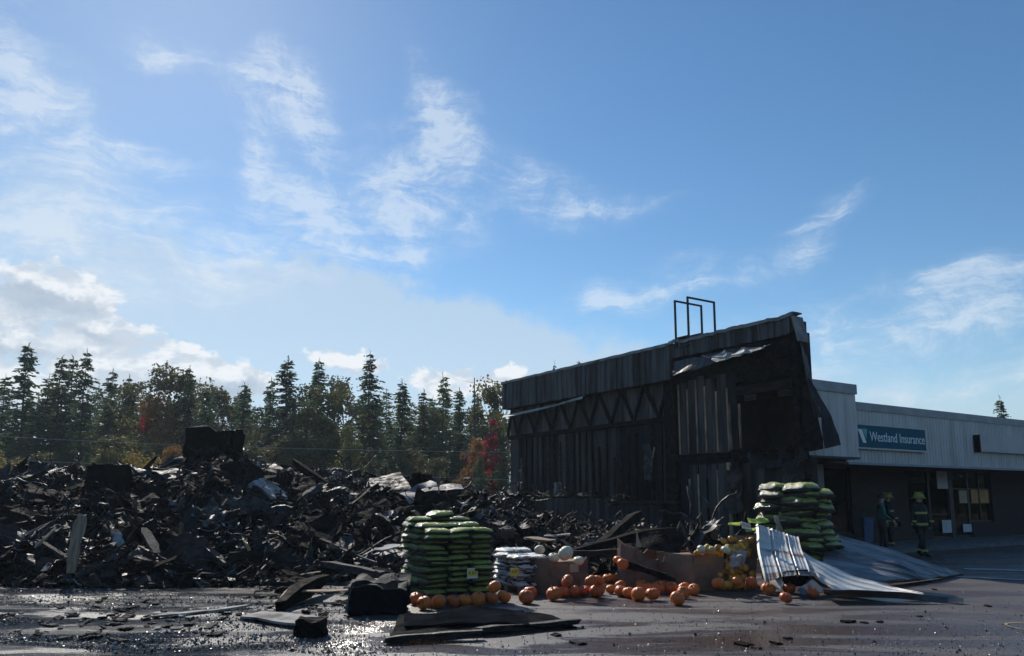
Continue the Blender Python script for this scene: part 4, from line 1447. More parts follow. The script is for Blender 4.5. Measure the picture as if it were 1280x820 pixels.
def bag_stack(corner, lx, ly, nx, ny, layers, th, meshes, what, where, lean=(0, 0), jit=.02, wfat=1.07, zfat=1.24, coldrop=0):
    """corner: world foot of the near corner (front-left); x along VX, y along UX; layers[j] per row from the front"""
    rs = random.Random(hash(where) % 1000 if False else len(where) * 7)
    pallet(corner, BA, lx, ly, f'wooden pallet under the {what}s {where}')
    cw, cd = lx / nx, ly / ny
    for j in range(ny):
        for k in range(layers[j]):
            for i in range(nx):
                if k >= layers[j] - coldrop * i:
                    continue
                inner = 0 < i < nx - 1 and 0 < j < ny - 1
                if inner and k < layers[j] - 1:
                    continue
                z = .115 + th * (k + .5)
                lx_ = (i + .5) * cw + lean[0] * z + rs.gauss(0, jit) + (.03 if k % 2 else -.03)
                slump = jit * 1.6 * math.sin(k * .9 + i)
                ly_ = slump + (j + .5) * cd + lean[1] * z + rs.gauss(0, jit) + (.02 if k % 2 else -.02)
                P = Vector(corner) + VX * lx_ + UX * ly_ + Vector((0, 0, z + rs.uniform(-.006, .006)))
                o = link('soil_bag', rs.choice(meshes), None, P, (rs.gauss(0, .045), rs.gauss(0, .05), BA + rs.gauss(0, .06) + (math.pi if rs.random() < .5 else 0)), (cw * wfat, cd * wfat, th * zfat))
                tl_ = 'top' if k == layers[j] - 1 - coldrop * i else ORD[k]
                tag(o, f'{what}, {tl_} layer, {side_name(i, j, nx, ny)}, {where}', 'bag', f'{what}s {where}')


# tall pallet left of the pumpkins
c1 = gp(534, 756)
c1.z = GZ
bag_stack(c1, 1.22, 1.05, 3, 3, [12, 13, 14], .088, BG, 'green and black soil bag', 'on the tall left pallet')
P = c1 + VX * .62 + UX * .55 + Vector((0, 0, .115 + 14 * .088 + .05))
o = link('soil_bag', BG[2], None, P + UX * .25, (.06, -.08, BA + .2), (.46, .36, .12))
tag(o, 'loose green soil bag lying on the very top of the left pallet', 'bag')
# white bags
c2 = gp(650, 743)
c2.z = GZ
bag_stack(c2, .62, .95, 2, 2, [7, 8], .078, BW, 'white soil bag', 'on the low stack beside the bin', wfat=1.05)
# leaning pallet by the burned corner
c3 = at(1012, 700, 15.6)
c3.z = GZ
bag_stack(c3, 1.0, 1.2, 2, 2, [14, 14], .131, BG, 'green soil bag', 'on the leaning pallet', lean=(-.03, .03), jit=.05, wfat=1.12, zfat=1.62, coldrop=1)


def price_tag(px, py, Pn, n, w, h, mat, mat2, label, txt):
    P = on_plane(px, py, Pn, n)
    e = empty('price_sign', P, BA)
    tag(e, label, 'price tag')
    boxpart('card', (-w / 2, -.004, -h / 2), (w / 2, .004, h / 2), mat, e)
    if mat2:
        boxpart('band', (-w / 2 + .008, -.007, -h * .28), (w / 2 - .008, -.0045, h * .36), mat2, e)
    me, tw = text_mesh(txt, h * .55, .001)
    me.materials.append(MATS['tag_ink'])
    link('lettering', me, e, (-tw / 2, -.0085, h * .03))


price_tag(590.5, 716.5, c1 + NB * .06, NB, .20, .17, 'tag_white', 'tag_yellow', 'white and yellow price card on the tall green bag pallet', '4.67')
price_tag(643, 715, c2 + NA * .05 + NB * .05, NB, .17, .13, 'tag_yellow', None, 'yellow price card on the white bag stack', '4.97')


# ================================================================== PUMPKINS
def pumpkin_mesh(seed, mat, squash=.82, ribs=10):
    n, m = 40, 14
    vs, fs = [], []
    for j in range(m + 1):
        ph = math.pi * j / m
        for i in range(n):
            th = 2 * math.pi * i / n
            rib = 1 - .08 * (abs(math.cos(ribs * th / 2 + seed)) ** 4) * math.sin(ph) ** .7
            r_ = rib * (1 + .05 * nz3((math.cos(th), math.sin(th), ph), 1.0, seed))
            s, c_ = math.sin(ph), math.cos(ph)
            z = squash * (c_ - (.22 * math.exp(-(ph / .32) ** 2)) + .10 * math.exp(-((math.pi - ph) / .35) ** 2))
            vs.append((r_ * s * math.cos(th), r_ * s * math.sin(th), z * r_))
    for j in range(m):
        for i in range(n):
            fs.append((j * n + i, (j + 1) * n + i, (j + 1) * n + (i + 1) % n, j * n + (i + 1) % n))
    me = MB().add(vs, fs).mesh('pumpkin', mat, True)
    return me


PK = [pumpkin_mesh(s, 'pumpkin', rnd.uniform(.78, .95), 9 + s % 3) for s in range(5)]
PKW = [pumpkin_mesh(s + 9, 'pumpkin_white', .85, 8) for s in range(2)]
STM = [MB().tube([(0, 0, .55), (.02, .01, .72), (.05, .03, .88), (.11, .05, 1.0)], [.16, .09, .075, .085], 7).mesh('stem', 'stem', True) for _ in range(1)]
rp = random.Random(5)


def put_pumpkin(P, rad, label, meshes=PK, tiltmax=.5, group='pumpkins spilled along the lot'):
    s = rp.randrange(len(meshes))
    o = link('pumpkin', meshes[s], None, P, (rp.gauss(0, tiltmax), rp.gauss(0, tiltmax), rp.uniform(0, 6.28)), (rad * rp.uniform(.92, 1.1), rad * rp.uniform(.92, 1.1), rad * rp.uniform(.94, 1.06)))
    tag(o, label, 'pumpkin', group)
    link('stem', STM[0], o)
    return o


def row(lst, fmt, group, meshes=PK):
    """lst: px, py, r(px), level; sorted left to right for the labels"""
    lst = sorted(lst, key=lambda q: q[0])
    n = len(lst)
    for k, (px, py, r_, lev) in enumerate(lst):
        if lev == 0:
            P = gp(px, py + r_ * .84)
            rad = r_ / 972 * P.y
            P = Vector((P.x, P.y + rad * .35, GZ + rad * .84))
        else:
            Y = lev
            rad = r_ / 972 * Y
            P = at(px, py, Y)
        place = 'leftmost' if k == 0 else 'rightmost' if k == n - 1 else NTH[k] + ' from the left'
        put_pumpkin(P, rad, fmt.format(place), meshes, .35, group)


row([(519.5, 750, 9, 0), (529.5, 755.5, 9.8, 0), (548, 753.7, 9.8, 0), (566, 753.5, 9, 0), (580.5, 752, 8.7, 0), (597, 750.5, 9.8, 0), (614, 749.4, 9, 0), (630, 747.5, 9, 0)],
    'orange pumpkin, {} in the row before the tall green bag pallet', 'pumpkins in a row before the green bags')
row([(658, 748, 9.5, 0), (662.8, 742, 8.6, 0)], 'orange pumpkin, {} of the two before the white bags', 'pumpkins before the white bags')
put_pumpkin(at(618, 733.6, 12.05), 9 / 972 * 12.05, 'single orange pumpkin sitting on top of the row between both bag pallets')
row([(692.8, 743.8, 9.8, 0), (705, 741.4, 7.6, 0), (718.6, 741, 7.8, 0), (730.5, 740, 7.8, 0), (746.7, 740, 9.4, 0)],
    'orange pumpkin, {} in the ground row before the white pumpkin bin', 'pumpkins in a row before the bin')
row([(709, 725.8, 8.2, 13.25), (738.5, 725.8, 8.2, 13.3), (748, 725.5, 7.6, 13.6)], 'orange pumpkin, {} on top of the row before the white pumpkin bin', 'pumpkins on top of the bin row')
row([(761, 724, 7, 0), (773.7, 724.5, 8, 0), (763.8, 738, 6.4, 0), (776, 733.5, 6.8, 0), (776.5, 740.7, 7.7, 0), (789.4, 728, 7.6, 0), (786.6, 742.4, 7.6, 0), (802.5, 731.5, 6.8, 0),
     (798.8, 744.7, 9.4, 0), (803, 737, 6.8, 0), (810, 735, 6.2, 0), (815, 731, 5.5, 0), (816.6, 744.2, 9.4, 0), (824, 736.5, 8.2, 0), (828, 732.5, 7.4, 0), (840.5, 736.5, 8.4, 0), (848, 750, 9.4, 0),
     (855, 742.5, 8.4, 0), (856, 736.5, 7.8, 0), (868, 738.4, 8.3, 0), (866, 728.5, 9, 0), (846, 729.5, 7, 0)],
    'orange pumpkin, {} of the heap spilled before the torn bin', 'pumpkins spilled before the torn bin')
row([(772.5, 699.7, 6.0, 14.6), (778.5, 704.6, 6.8, 14.4)], 'small orange pumpkin, {} of the pair raised beside the torn bin', 'pumpkins perched beside the torn bin')
row([(961.8, 737.5, 8.8, 0), (983.8, 748.8, 8.6, 0), (988, 737, 8, 0), (1017, 742.5, 7.6, 0)], 'orange pumpkin, {} of those under the fallen white sheet', 'pumpkins under the white sheet')


# ================================================================== CARDBOARD BINS
def bin_box(name, corner, lx, ly, h, mat, label, cuts, seed=0, th=.02):
    """front-left-near corner, walls with ragged top edges; cuts: lists of heights (fraction of h) along front, left, back, right"""
    e = empty(name, corner, BA)
    tag(e, label, 'cardboard bin')

    def wall(p0, p1, prof, nm):
        n = len(prof) - 1
        G = []
        p0, p1 = Vector(p0), Vector(p1)
        out = (p1 - p0).cross(Vector((0, 0, 1))).normalized()
        for i in range(n * 2 + 1):
            t = i / (n * 2)
            hh = h * interp([k / n for k in range(n + 1)], prof, t) * (1 + .03 * nz3((i, seed, 1), 1.7))
            base = p0.lerp(p1, t)
            G.append([base + Vector((0, 0, lerp(0, hh, j / 4))) + out * (.05 * math.sin(math.pi * j / 4 * .8) * math.sin(math.pi * t) + .015 * nz3((i, j, seed), .8)) for j in range(5)])
        part(nm, MB().grid(G, th), mat, e)
    wall((0, 0, 0), (lx, 0, 0), cuts[0], 'front_panel')
    wall((0, ly, 0), (0, 0, 0), cuts[1], 'side_panel')
    wall((lx, ly, 0), (0, ly, 0), cuts[2], 'back_panel')
    wall((lx, 0, 0), (lx, ly, 0), cuts[3], 'side_panel')
    boxpart('base', (0, 0, .0), (lx, ly, .02), mat, e)
    return e


def foot(px, py):
    p_ = gp(px, py)
    p_.z = GZ
    return p_


b1 = foot(686, 744)
e = bin_box('cardboard_bin', b1, .86, .95, .62, 'cardboard', 'brown cardboard bin with a dipped front holding white pumpkins', [[1, .95, .82, .78, .76, .80, .98], [1, 1, 1], [1, .9, .95, 1], [1, .9, 1]], 1)
boxpart('label_patch', (.42, -.058, .36), (.62, -.052, .50), 'cardboard_pale', e)
boxpart('inner_tray', (.02, .02, .50), (.84, .93, .55), 'cardboard', e)
row([(707, 691.5, 9.8, 13.6), (674.5, 687, 6.5, 14.1), (692, 697, 7, 14.0), (723, 701, 7, 13.9)], 'cream white pumpkin, {} of those in the cardboard bin', 'white pumpkins in the bin', PKW)
b2 = foot(797, 737)
e = bin_box('cardboard_bin', b2, 1.02, .55, .74, 'cardboard', 'torn and sagging cardboard bin with jagged rim behind the spilled pumpkins', [[1.05, .80, .74, .70, .72, .62, .66, .78], [1.22, 1.05, 1.0], [1.1, .8, 1.05, 1.1], [.8, .9, 1.1]], 2)
# torn flaps of the bin
lx0 = .08
part('torn_flap', MB().grid(crumpled(Vector((.02, .04, .78)), Vector((.22, .10, .72)), Vector((.06, .05, 1.05)), Vector((.10, .07, 1.02)), 4, 4, .03, 2), .015), 'cardboard_pale', e)  # lit inner cardboard, its light put into the paler colour
part('torn_flap', MB().grid(crumpled(Vector((.80, .10, .45)), Vector((1.0, .14, .42)), Vector((.80, .10, .68)), Vector((.93, .15, .64)), 4, 4, .03, 4), .015), 'cardboard_pale', e)
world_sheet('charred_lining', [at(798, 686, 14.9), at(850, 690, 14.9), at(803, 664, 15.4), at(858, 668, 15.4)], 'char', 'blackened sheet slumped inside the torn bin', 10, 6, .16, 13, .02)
b3 = foot(868, 741)
e = bin_box('cardboard_bin', b3, .78, .95, .66, 'cardboard', 'dark brown cardboard bin full of gourds beside the torn bin', [[1, 1, 1, .98, 1], [1, 1, 1], [1, 1, 1], [1, .9, 1]], 3)
boxpart('inner_tray', (.02, .02, .58), (.76, .93, .62), 'cardboard', e)
b4 = foot(930, 736)
e = bin_box('cardboard_bin', b4 + UX * .35 + VX * .05, .55, .75, 1.0, 'cardboard', 'collapsed cardboard bin by the white sheet with gourds pouring out', [[.35, .2, .15, .3], [1.0, .6, .25], [1.1, 1.05, 1.12], [1.0, .85, .5]], 4)

world_sheet('fallen_cardboard', [gp(902, 737, .02), gp(944, 737, .02), at(912, 668, 15.25), at(948, 668, 15.25)], 'cardboard', 'crushed cardboard slope under the pouring gourds', 10, 6, .05, 33, .015, cat='cardboard', bulge=-.03)
# gourds: in the bin and pouring to the ground
GM = [pumpkin_mesh(31, 'gourd', 1.0, 8), pumpkin_mesh(32, 'gourd', .85, 9), pumpkin_mesh(33, 'gourd', 1.15, 7)]
GMP = [pumpkin_mesh(34, 'gourd_pale', .8, 8)]
gl = []
for k in range(22):
    gl.append((rp.uniform(868, 912), rp.uniform(684, 693), rp.uniform(3.2, 4.6), rp.uniform(13.9, 14.5)))
SA, SB, SC = gp(902, 737, .02), gp(944, 737, .02), at(912, 668, 15.25)
SN = (SB - SA).cross(SC - SA).normalized()
if SN.z < 0:
    SN = -SN
for k in range(84):
    t = rp.random() ** .8
    px = lerp(928, 915, t) + rp.gauss(0, 7 + 5 * t)
    py = lerp(673, 735, t) + rp.gauss(0, 1.5)
    px = max(900, min(px, 943))
    lift = .07 + (.09 if k % 3 == 0 else 0)
    gl.append((px, py, rp.uniform(3.2, 4.8), on_plane(px, py, SA + SN * lift, SN).y))
gl.sort(key=lambda q: q[0])
for k, (px, py, r_, Y) in enumerate(gl):
    P = at(px, py, Y)
    rad = r_ / 972 * Y
    P.z = max(P.z, GZ + rad)
    s = rp.randrange(3)
    o = link('gourd', GM[s], None, P, (rp.gauss(0, .8), rp.gauss(0, .8), rp.uniform(0, 6.28)), rad)
    inb = py < 694 and px < 913
    tag(o, 'small yellow orange gourd in the heap filling the dark bin' if inb else 'small yellow orange gourd pouring down beside the dark bin', 'gourd', 'gourds in the bin' if inb else 'gourds pouring to the ground')
for k, (px, py) in enumerate(((907, 687), (877, 686), (889, 687))):
    P = at(px, py, 13.95)
    o = link('gourd', GMP[0], None, P, (.3, .2, k), 5.6 / 972 * 14)
    tag(o, ['large pale gourd at the right rim of the dark bin', 'pale gourd at the left end of the dark bin', 'pale gourd in the middle of the dark bin'][k], 'gourd')
for k, (px, py, r_) in enumerate(((898, 729, 8), (921, 727, 7), (939, 728, 8))):
    P = at(px, py, 13.9)
    put_pumpkin(P, r_ / 972 * 13.9, ['shaded pumpkin low at the left of the gourd spill', 'shaded pumpkin in the middle of the gourd spill', 'shaded pumpkin at the right of the gourd spill'][k])
world_sheet('plastic_netting', [on_plane(q[0], q[1], SA + SN * .24, SN) for q in ((911, 707), (930, 709), (917, 686), (934, 689))], 'net_grey', 'grey crumpled plastic netting draped over the gourds', 14, 14, .13, 15, .006, fr=7, cat='netting')
for k, pts in enumerate(([(910, 657, 14.7), (925, 655, 14.7), (911, 653, 14.9), (926, 652, 14.9)], [(936, 655, 14.7), (962, 652, 14.9), (934, 648, 14.9), (958, 648, 15.0)], [(932, 664, 14.6), (944, 665, 14.6), (931, 660, 14.7), (943, 661, 14.7)])):
    world_sheet('plastic_scrap', [at(*q) for q in pts], 'lime', ['lime green plastic scrap lying over the collapsed bin', 'long lime green plastic strip between bin and leaning bags', 'small lime green plastic scrap beside the white sheet'][k], 8, 4, .05, 16 + k, .008, fr=6, cat='scrap')
stick('plank', at(970, 645, 15.0), at(975, 664, 14.7), .12, .03, 'pale_wood', 'splintered wooden stake sticking up behind the white sheet', 101)
world_sheet('scrap_panel', [at(926, 652, 14.9), at(938, 655, 14.9), at(928, 660, 14.6), at(940, 662, 14.6)], 'sheet_blue', 'small blue grey panel scrap beside the lime strip', 6, 4, .03, 19, .01)

# ================================================================== FALLEN METAL SHEETS
def fan_sheet(name, rails, ribs, mat, label, th=.012, ribh=.035, mback=None, nu=20, amp=.035, seed=0):
    """rails: list of polylines (world points); the sheet runs along them and is ruled between them"""
    def along(poly, t):
        n = len(poly) - 1
        f = t * n
        i = min(n - 1, int(f))
        u = f - i
        p0, p1, p2, p3 = poly[max(0, i - 1)], poly[i], poly[i + 1], poly[min(n, i + 2)]
        return .5 * ((2 * p1) + (p2 - p0) * u + (2 * p0 - 5 * p1 + 4 * p2 - p3) * u * u + (3 * p1 - p0 - 3 * p2 + p3) * u ** 3)
    rails = [[Vector(p_) for p_ in r_] for r_ in rails]
    du_, dv_ = rails[0][-1] - rails[0][0], rails[-1][0] - rails[0][0]
    if du_.cross(dv_).z < 0:
        rails.reverse()
    nv = ribs * 10
    o0 = rails[0][0].copy()
    o0.z = 0
    G = []
    for i in range(nu + 1):
        t = i / nu
        ctr = [along(r_, t) for r_ in rails]
        row_ = []
        for j in range(nv + 1):
            q = along(ctr, j / nv) if len(ctr) > 2 else ctr[0].lerp(ctr[1], j / nv)
            row_.append(q)
        G.append(row_)
    H = []
    for i in range(nu + 1):
        hr = []
        for j in range(nv + 1):
            du = G[min(i + 1, nu)][j] - G[max(i - 1, 0)][j]
            dv = G[i][min(j + 1, nv)] - G[i][max(j - 1, 0)]
            n_ = du.cross(dv).normalized()
            if n_.y > 0 and abs(n_.y) > .3 or (abs(n_.y) <= .3 and n_.z < 0):
                n_ = -n_
            d = -ribh if j % 10 == 0 else (ribh * .5 if j % 10 in (1, 9) else (.006 if j % 10 in (4, 6) else 0))
            hr.append(G[i][j] + n_ * (d + amp * nz3(G[i][j], 1.7, seed)) - o0)
        H.append(hr)
    o = single(name, MB().grid(H, th, 0, 1 if mback else None), [mat, mback] if mback else mat, label, 'metal sheet', o0)
    return o


# standing ribbed panel
fan_sheet('metal_cladding', [[at(946, 655, 15.3), at(949, 690, 14.45), at(957, 728, 13.7)], [at(972, 664, 15.4), at(977, 690, 14.6), at(987, 720, 13.8)], [at(998, 672, 15.5), at(1004, 692, 14.7), at(1014, 720, 13.9)]],
          3, 'sheet_white', 'white ribbed cladding panel standing against the leaning bags', mback='sheet_back')
# sliding panel down to the ground
fan_sheet('metal_cladding', [[at(1004, 690, 14.7), at(1024, 702, 14.6), at(1062, 718, 14.3), at(1105, 731, 13.9), gp(1155, 744, .10)],
                             [at(1004, 700, 14.5), at(1030, 716, 14.1), at(1062, 731, 13.8), at(1100, 741, 13.5), gp(1155, 747, .07)],
                             [at(1006, 712, 14.3), at(1032, 728, 13.7), at(1060, 741, 13.3), at(1095, 747.5, 13.05), gp(1155, 749.5, .05)]],
          4, 'sheet_white', 'long white ribbed sheet sweeping down to the asphalt with rust streaks', mback='sheet_back', nu=26)
# folded flange along the ground, its shaded side put in as dark colour
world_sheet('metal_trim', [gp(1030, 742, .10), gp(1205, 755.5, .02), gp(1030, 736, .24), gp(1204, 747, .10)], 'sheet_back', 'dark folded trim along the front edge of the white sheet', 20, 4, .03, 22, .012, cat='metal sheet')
# folded white lip, and a black sheet put in as shade of the hollow
world_sheet('metal_cladding', [at(956, 724, 14.0), at(976, 737, 13.7), at(958, 722, 14.05), at(979, 714, 13.9)], 'sheet_white', 'small white folded lip at the foot of the standing panel', 6, 6, .01, 23, .012, cat='metal sheet')
world_sheet('metal_cladding', [at(979, 714, 13.9), at(1010, 712, 14.0), at(979, 733, 14.1), at(1006, 732, 14.1)], 'black_plastic', 'black crumpled sheet added as shade in the hollow under the white panels', 8, 6, .05, 24, .012, cat='metal sheet')
world_sheet('metal_cladding', [at(996, 738, 13.5), at(1016, 724, 13.8), at(1003, 744, 13.4), at(1034, 740, 13.4)], 'sheet_back', 'dark curled sheet over the pumpkins under the white panel', 8, 6, .05, 25, .012, cat='metal sheet')
# the bluish sheet behind
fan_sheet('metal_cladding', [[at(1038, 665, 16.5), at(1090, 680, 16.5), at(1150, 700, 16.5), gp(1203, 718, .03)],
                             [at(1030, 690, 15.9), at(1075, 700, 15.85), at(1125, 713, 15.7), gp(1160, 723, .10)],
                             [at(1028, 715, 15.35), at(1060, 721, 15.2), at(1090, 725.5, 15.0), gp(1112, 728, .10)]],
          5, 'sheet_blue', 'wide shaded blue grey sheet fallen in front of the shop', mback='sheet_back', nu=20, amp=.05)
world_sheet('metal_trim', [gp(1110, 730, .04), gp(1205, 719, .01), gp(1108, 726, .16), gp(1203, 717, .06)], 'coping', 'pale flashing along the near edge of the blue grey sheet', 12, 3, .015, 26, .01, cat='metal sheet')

# ================================================================== DARK CRATE AND SHEETS BEFORE THE LEFT PALLET
P = gp(474, 770)
o = single('charred_crate', mk_block(111, .80, .62, .40, .15), 'fallen_tarp', 'black charred crate with crumpled cover left of the pumpkin row', 'crate', (P.x - .05, P.y + .25, .20), (0, .05, .25))
world_sheet('charred_cover', [at(434, 734, 11.6), at(508, 737, 11.5), at(448, 718, 12.4), at(514, 721, 12.3)], 'ash', 'grey crumpled cover draped over the black crate', 18, 12, .13, 27, .012, fr=4)
stick('pipe', at(432, 766, 11.3), at(441, 729, 11.6), .03, .03, 'scrap_metal', 'thin bent rod leaning on the left of the black crate', 112)
world_sheet('plastic_sheet', [gp(484, 803, .03), gp(722, 783, .04), gp(500, 770, .14), gp(690, 768, .10)], 'black_plastic', 'wide glossy black sheet lying before the pumpkin row', 20, 10, .07, 28, .02, fr=2.2, cat='sheet', bulge=.05)
world_sheet('plastic_sheet', [gp(505, 785, .10), gp(662, 780, .12), gp(505, 768, .16), gp(655, 765, .16)], 'fallen_tarp', 'dark folded tarp below the pumpkin row', 14, 6, .08, 29, .02, fr=2.5, cat='sheet', bulge=.06)
stick('beam', gp(482, 800, .06), gp(600, 790, .10), .10, .07, 'char_gloss', 'wet black batten at the left end of the glossy sheet', 113)
stick('beam', gp(600, 788, .08), gp(722, 776, .09), .16, .08, 'char_gloss', 'long wet black board at the right end of the glossy sheet', 114)
stick('plank', gp(186, 772, .04), gp(312, 757, .05), .14, .035, 'drywall', 'long pale board lying on the gravel at left', 115)
world_sheet('fallen_board', [gp(300, 772, .05), gp(392, 782, .10), gp(330, 765, .06), gp(398, 771, .12)], 'drywall', 'flat pale grey panel lying on the ground before the crate', 8, 5, .03, 30, .03)
single('charred_lump', mk_block(116, .34, .3, .24, .12), 'char', 'small black lump at the end of the flat grey panel', 'debris', gp(388, 786, .10))
for k in range(34):
    px, py = rnd.uniform(330, 500), rnd.uniform(706, 758)
    P = gp(px, py)
    kd = ['plank', 'beam', 'plank', 'metal_sheet', 'plank', 'pipe'][k % 6]
    mt = rnd.choice(['burnt_wood', 'ash', 'burnt_wood', 'char', 'pale_wood'] if kd in ('plank', 'beam') else ['scrap_metal', 'char', 'iron' if kd == 'pipe' else 'ash'])
    add_debris(kd, k, mt, (P.x, P.y, .10 + rnd.uniform(0, .14)), (rnd.gauss(0, .18), rnd.gauss(0, .16), rnd.gauss(.3, .7)), rnd.uniform(.28, .62), f'{DCOL[mt]} broken {kd.replace("_", " ")} on the ground behind the black crate', f'{DCOL[mt]} broken {kd}s behind the black crate')
# shards lying on the near ground
gm = [mk_block(120 + s, 1, .62, .14, .08) for s in range(5)]
GCACHE = {}
for k in range(180):
    if k < 110:
        px, py = rnd.gauss(130, 75), rnd.gauss(778, 14)
    else:
        px, py = rnd.uniform(300, 470), rnd.gauss(752, 13)
    px, py = max(-10, min(480, px)), max(735, min(815, py))
    P = gp(px, py)
    mat = rnd.choice(['char', 'burnt_wood', 'ash', 'ash', 'burnt_wood', 'drywall' if k % 3 == 0 else 'char'])
    key = (k % 5, mat)
    if key not in GCACHE:
        GCACHE[key] = gm[k % 5].mesh('debris_shard', mat)
    s = rnd.uniform(.05, .17)
    zn = 'on the gravel at the lower left' if k < 110 else 'on the ground left of the black crate'
    o = link('debris_shard', GCACHE[key], None, (P.x, P.y, GZ + .06 * s + .01), (rnd.gauss(0, .14), rnd.gauss(0, .14), rnd.uniform(0, 6.28)), s)
    tag(o, f'flat {DCOL[mat]} shard {zn}', 'debris', f'flat {DCOL[mat]} shards {zn}')

# gravel-sized chips: joined
mb = MB()
for k in range(17000):
    if k < 14500:
        px, py = rnd.uniform(-60, 500) - abs(rnd.gauss(0, 70)), 728 + (rnd.random() ** 1.0) * 100
        Pm = gp(px, py)
        if mnoise.noise(Vector((Pm.x * .45, Pm.y * .9, 5))) > .12:      # mud covers the grit here
            continue
        pale = rnd.random() < .2
    else:
        px, py = rnd.uniform(380, 1320), 738 + (rnd.random() ** .6) * 95
        pale = rnd.random() < .30
    P = gp(px, py)
    s = rnd.uniform(.005, .017) * (1.0 if rnd.random() < .97 else 2.2)
    if k >= 14500:
        s *= .8
    e = Euler((rnd.uniform(0, 3), rnd.uniform(0, 3), rnd.uniform(0, 6))).to_matrix()
    pts = [e @ Vector(q) * s for q in ((1, 0, 0), (-.6, .8, 0), (-.5, -.9, .1), (0, .1, .9), (.1, 0, -.7))]
    mb.add([P + q + Vector((0, 0, GZ + s * .4)) for q in pts], [(0, 1, 3), (1, 2, 3), (2, 0, 3), (1, 0, 4), (2, 1, 4), (0, 2, 4)], 1 if pale else 0)
tag(link('gravel', mb.mesh('gravel', ['chip_dark', 'chip_pale'])), 'small chips and grit scattered over the lot', 'gravel', kind='stuff')
# a few larger bits on the open asphalt
for k, (px, py, s) in enumerate(((1080, 780, .05), (1100, 779, .05), (930, 808, .10), (945, 812, .06), (970, 806, .07), (1060, 779, .09), (722, 806, .10), (695, 796, .07), (1168, 738, .05), (1150, 772, .04), (985, 800, .05), (1235, 759, .06))):
    P = gp(px, py)
    mat = 'char' if k % 3 else 'burnt_wood'
    key = (k % 5, mat)
    if key not in GCACHE:
        GCACHE[key] = gm[k % 5].mesh('debris_shard', mat)
    o = link('debris_shard', GCACHE[key], None, (P.x, P.y, GZ + .05 * s + .005), (rnd.gauss(0, .1), 0, rnd.uniform(0, 6)), s * 2)
    tag(o, 'small dark scrap lying on the open asphalt', 'debris', 'dark scraps on the open asphalt')
# painted ring and pale light streaks
pm = MB()
ctr = gp(1290, 786)
for k in range(24):
    a, b_ = 2 * math.pi * k / 24, 2 * math.pi * (k + 1) / 24
    for (ra, rb) in ((.27, .245),):
        pm.add([(ctr.x + ra * math.cos(a), ctr.y + ra * 1.4 * math.sin(a), .024), (ctr.x + ra * math.cos(b_), ctr.y + ra * 1.4 * math.sin(b_), .024), (ctr.x + rb * math.cos(b_), ctr.y + rb * 1.4 * math.sin(b_), .024), (ctr.x + rb * math.cos(a), ctr.y + rb * 1.4 * math.sin(a), .024)], [(0, 1, 2, 3)])
tag(link('painted_ring', pm.mesh('painted_ring', 'paint_yellow')), kind='structure')
for (p0, p1, w) in (((1205, 712, 0), (1330, 716, 0), .22), ((1195, 722, 0), (1300, 727, 0), .14)):  # bright streaks of light within the shade, laid in as pale strips
    A, B = gp(p0[0], p0[1]), gp(p1[0], p1[1])
    A.z = B.z = .024
    d = (B - A).normalized()
    s = Vector((-d.y, d.x, 0)) * w
    tag(link('light_streak', MB().add([A - s, B - s, B + s, A + s], [(0, 1, 2, 3)]).mesh('light_streak', 'streak_pale')), kind='structure')


# ================================================================== PEOPLE
def skin_body(joints, edges, name, zones, mats):
    """joints: name -> (pos, radius); one continuous skinned figure; zones(face centre) -> material index"""
    keys = list(joints)
    me = bpy.data.meshes.new('b')
    me.from_pydata([joints[k][0] for k in keys], [(keys.index(a), keys.index(b)) for a, b in edges], [])
    ob = bpy.data.objects.new('b', me)
    COL.objects.link(ob)
    md = ob.modifiers.new('skin', 'SKIN')
    for i, k in enumerate(keys):
        r_ = joints[k][1]
        me.skin_vertices[0].data[i].radius = (r_, r_) if not isinstance(r_, tuple) else r_
        me.skin_vertices[0].data[i].use_root = (k == 'pelvis')
    md.use_smooth_shade = True
    sb = ob.modifiers.new('sub', 'SUBSURF')
    sb.levels = sb.render_levels = 1
    dg = bpy.context.evaluated_depsgraph_get()
    out = bpy.data.meshes.new_from_object(ob.evaluated_get(dg))
    bpy.data.objects.remove(ob)
    out.name = name
    out.materials.clear()
    for m in mats:
        out.materials.append(MATS[m])
    for p_ in out.polygons:
        p_.material_index = zones(p_.center)
        p_.use_smooth = True
    return out


